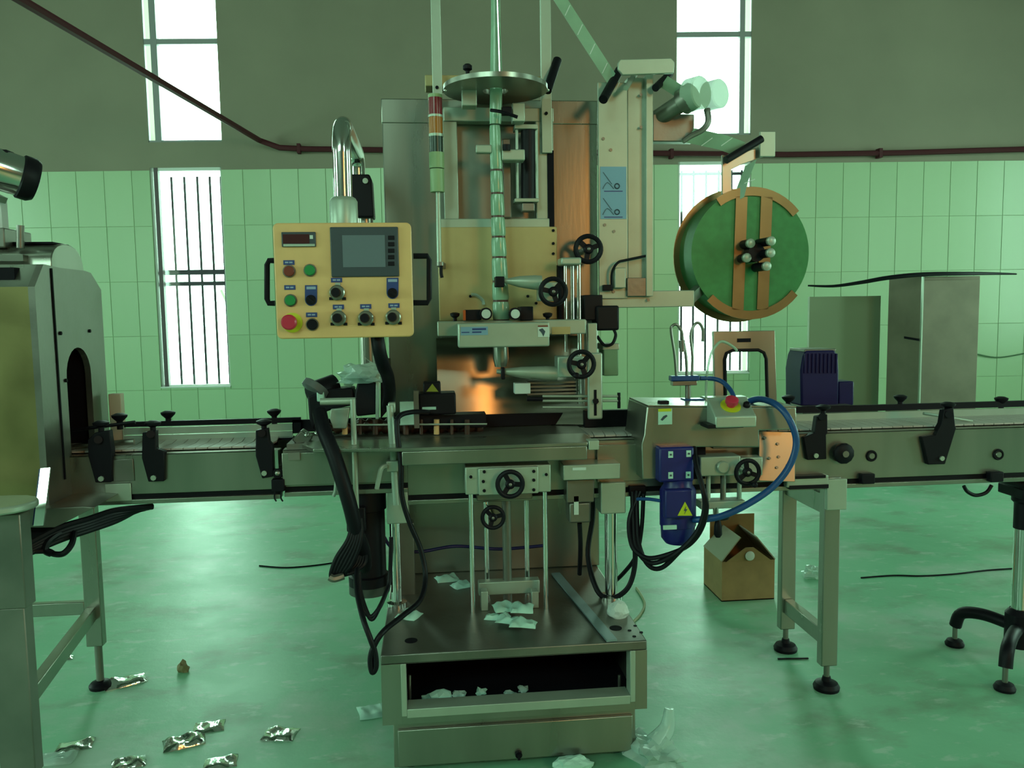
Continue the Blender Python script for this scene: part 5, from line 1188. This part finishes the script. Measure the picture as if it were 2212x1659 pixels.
# ================================================================== cardboard box
bxp = [atz(1543, 1284, 0), atz(1676, 1297, 0)]
L_, R_ = bxp[0].x, bxp[1].x; by = 3.70; bh = at(1545, 1215, by).z
cbx = thing('cardboard_box', 'open brown cardboard box with raised flaps on the floor behind the blue motor', 'box', ((L_+R_)/2, by+.12, 0))
t = .005; bd = .26
m = MB(); m.box(L_, R_, by, by+t, 0, bh).box(L_, R_, by+bd-t, by+bd, 0, bh).box(L_, L_+t, by+t, by+bd-t, 0, bh).box(R_-t, R_, by+t, by+bd-t, 0, bh).box(L_, R_, by, by+bd, 0, t); m.done('box_body', CARD, cbx)
bh2 = bh+.135
MB().box(L_+.03, R_, by+bd-t, by+bd, bh, at(1640, 1108, by+bd).z).done('box_flap', CARD, cbx)
lf = mat('taped_cardboard', (.42, .38, .30), .25)
mid = (L_+R_)/2
MB().prism([(L_, by, bh), (L_, by+bd, bh), (mid-.03, by+bd, bh+.11), (mid-.03, by+.02, bh+.11)], (-.004, 0, .004)).done('box_flap', lf, cbx)
MB().prism([(R_, by, bh), (R_, by+bd, bh), (mid+.045, by+bd, bh+.11), (mid+.045, by+.02, bh+.11)], (.004, 0, .004)).done('box_flap', lf, cbx)
MB().prism([(L_+.02, by, bh), (R_-.02, by, bh), (mid+.02, by-.01, bh+.07), (mid-.02, by-.01, bh+.07)], (0, -.004, 0)).done('box_flap', CARD, cbx)
MB().ball((mid, by-.018, bh+.03), .024, 10, (1, .3, 1)).done('tape_patch', PAPERW, cbx)

# ================================================================== steel cabinet by the back wall
d0 = 6.6
fx0, fx1 = at(1987, 720, d0).x, at(2113, 720, d0).x; fz1 = at(2050, 597, d0).z
sc2 = thing('storage_cabinet', 'tall narrow stainless steel cabinet by the back wall beyond the blue motor', 'cabinet', ((fx0+fx1)/2, d0+.3, 0))
sx = at(1917, 720, d0+.32).x
MB().prism([(fx0, d0, 0), (fx1, d0, 0), (fx1, d0+.6, 0), (sx, d0+.32, 0)], (0, 0, fz1)).done('cabinet_body', BROWNSTEEL, sc2, .004)
MB().box(fx0+.012, fx1-.012, d0-.018, d0, .15, fz1-.03).done('cabinet_door', BROWNSTEEL, sc2, .003)
MB().prism([(fx0-.008, d0+.0, fz1-.55), (sx+.03, d0+.29, fz1-.52)]+[(sx+.03, d0+.29, fz1-.50), (fx0-.008, d0, fz1-.53)], (-.004, -.012, 0)).done('side_slot', LID, sc2)
MB().box(fx0, fx0+.012, d0-.02, d0, .15, fz1).done('door_edge', STEEL_L, sc2)
# sheet added to tone down the wall patch beside the cabinet
pl = thing('added_wall_sheet', 'dull grey green sheet added for the darker wall patch beside the tall cabinet', 'panel', at(1830, 870, 7.2)*1.0)
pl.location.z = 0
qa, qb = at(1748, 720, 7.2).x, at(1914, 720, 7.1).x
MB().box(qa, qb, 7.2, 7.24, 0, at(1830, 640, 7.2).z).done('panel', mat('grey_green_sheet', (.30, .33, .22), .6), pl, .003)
tag(MB().tube([at(1745, 617, 7.0), at(1800, 618, 6.9), at(1860, 610, 6.7), at(1918, 600, 6.56), at(1990, 593, 6.52), at(2080, 591, 6.55), at(2150, 591, 6.7), at(2195, 592, 6.9)], lambda t: .007+.012*math.sin(math.pi*t), 8).done('draped_cable', CABLE), 'thick dark cable draped over the top of the tall steel cabinet', 'cable')
tag(MB().tube([wpt(*atw(2110, 765, .02), .02), wpt(*atw(2160, 772, .02), .02), wpt(*atw(2240, 758, .02), .02)], .008, 6).done('wall_wire', mat('grey_wire', (.10, .18, .10), .5)), 'thin grey wire sagging on the tiles beside the steel cabinet', 'wire')
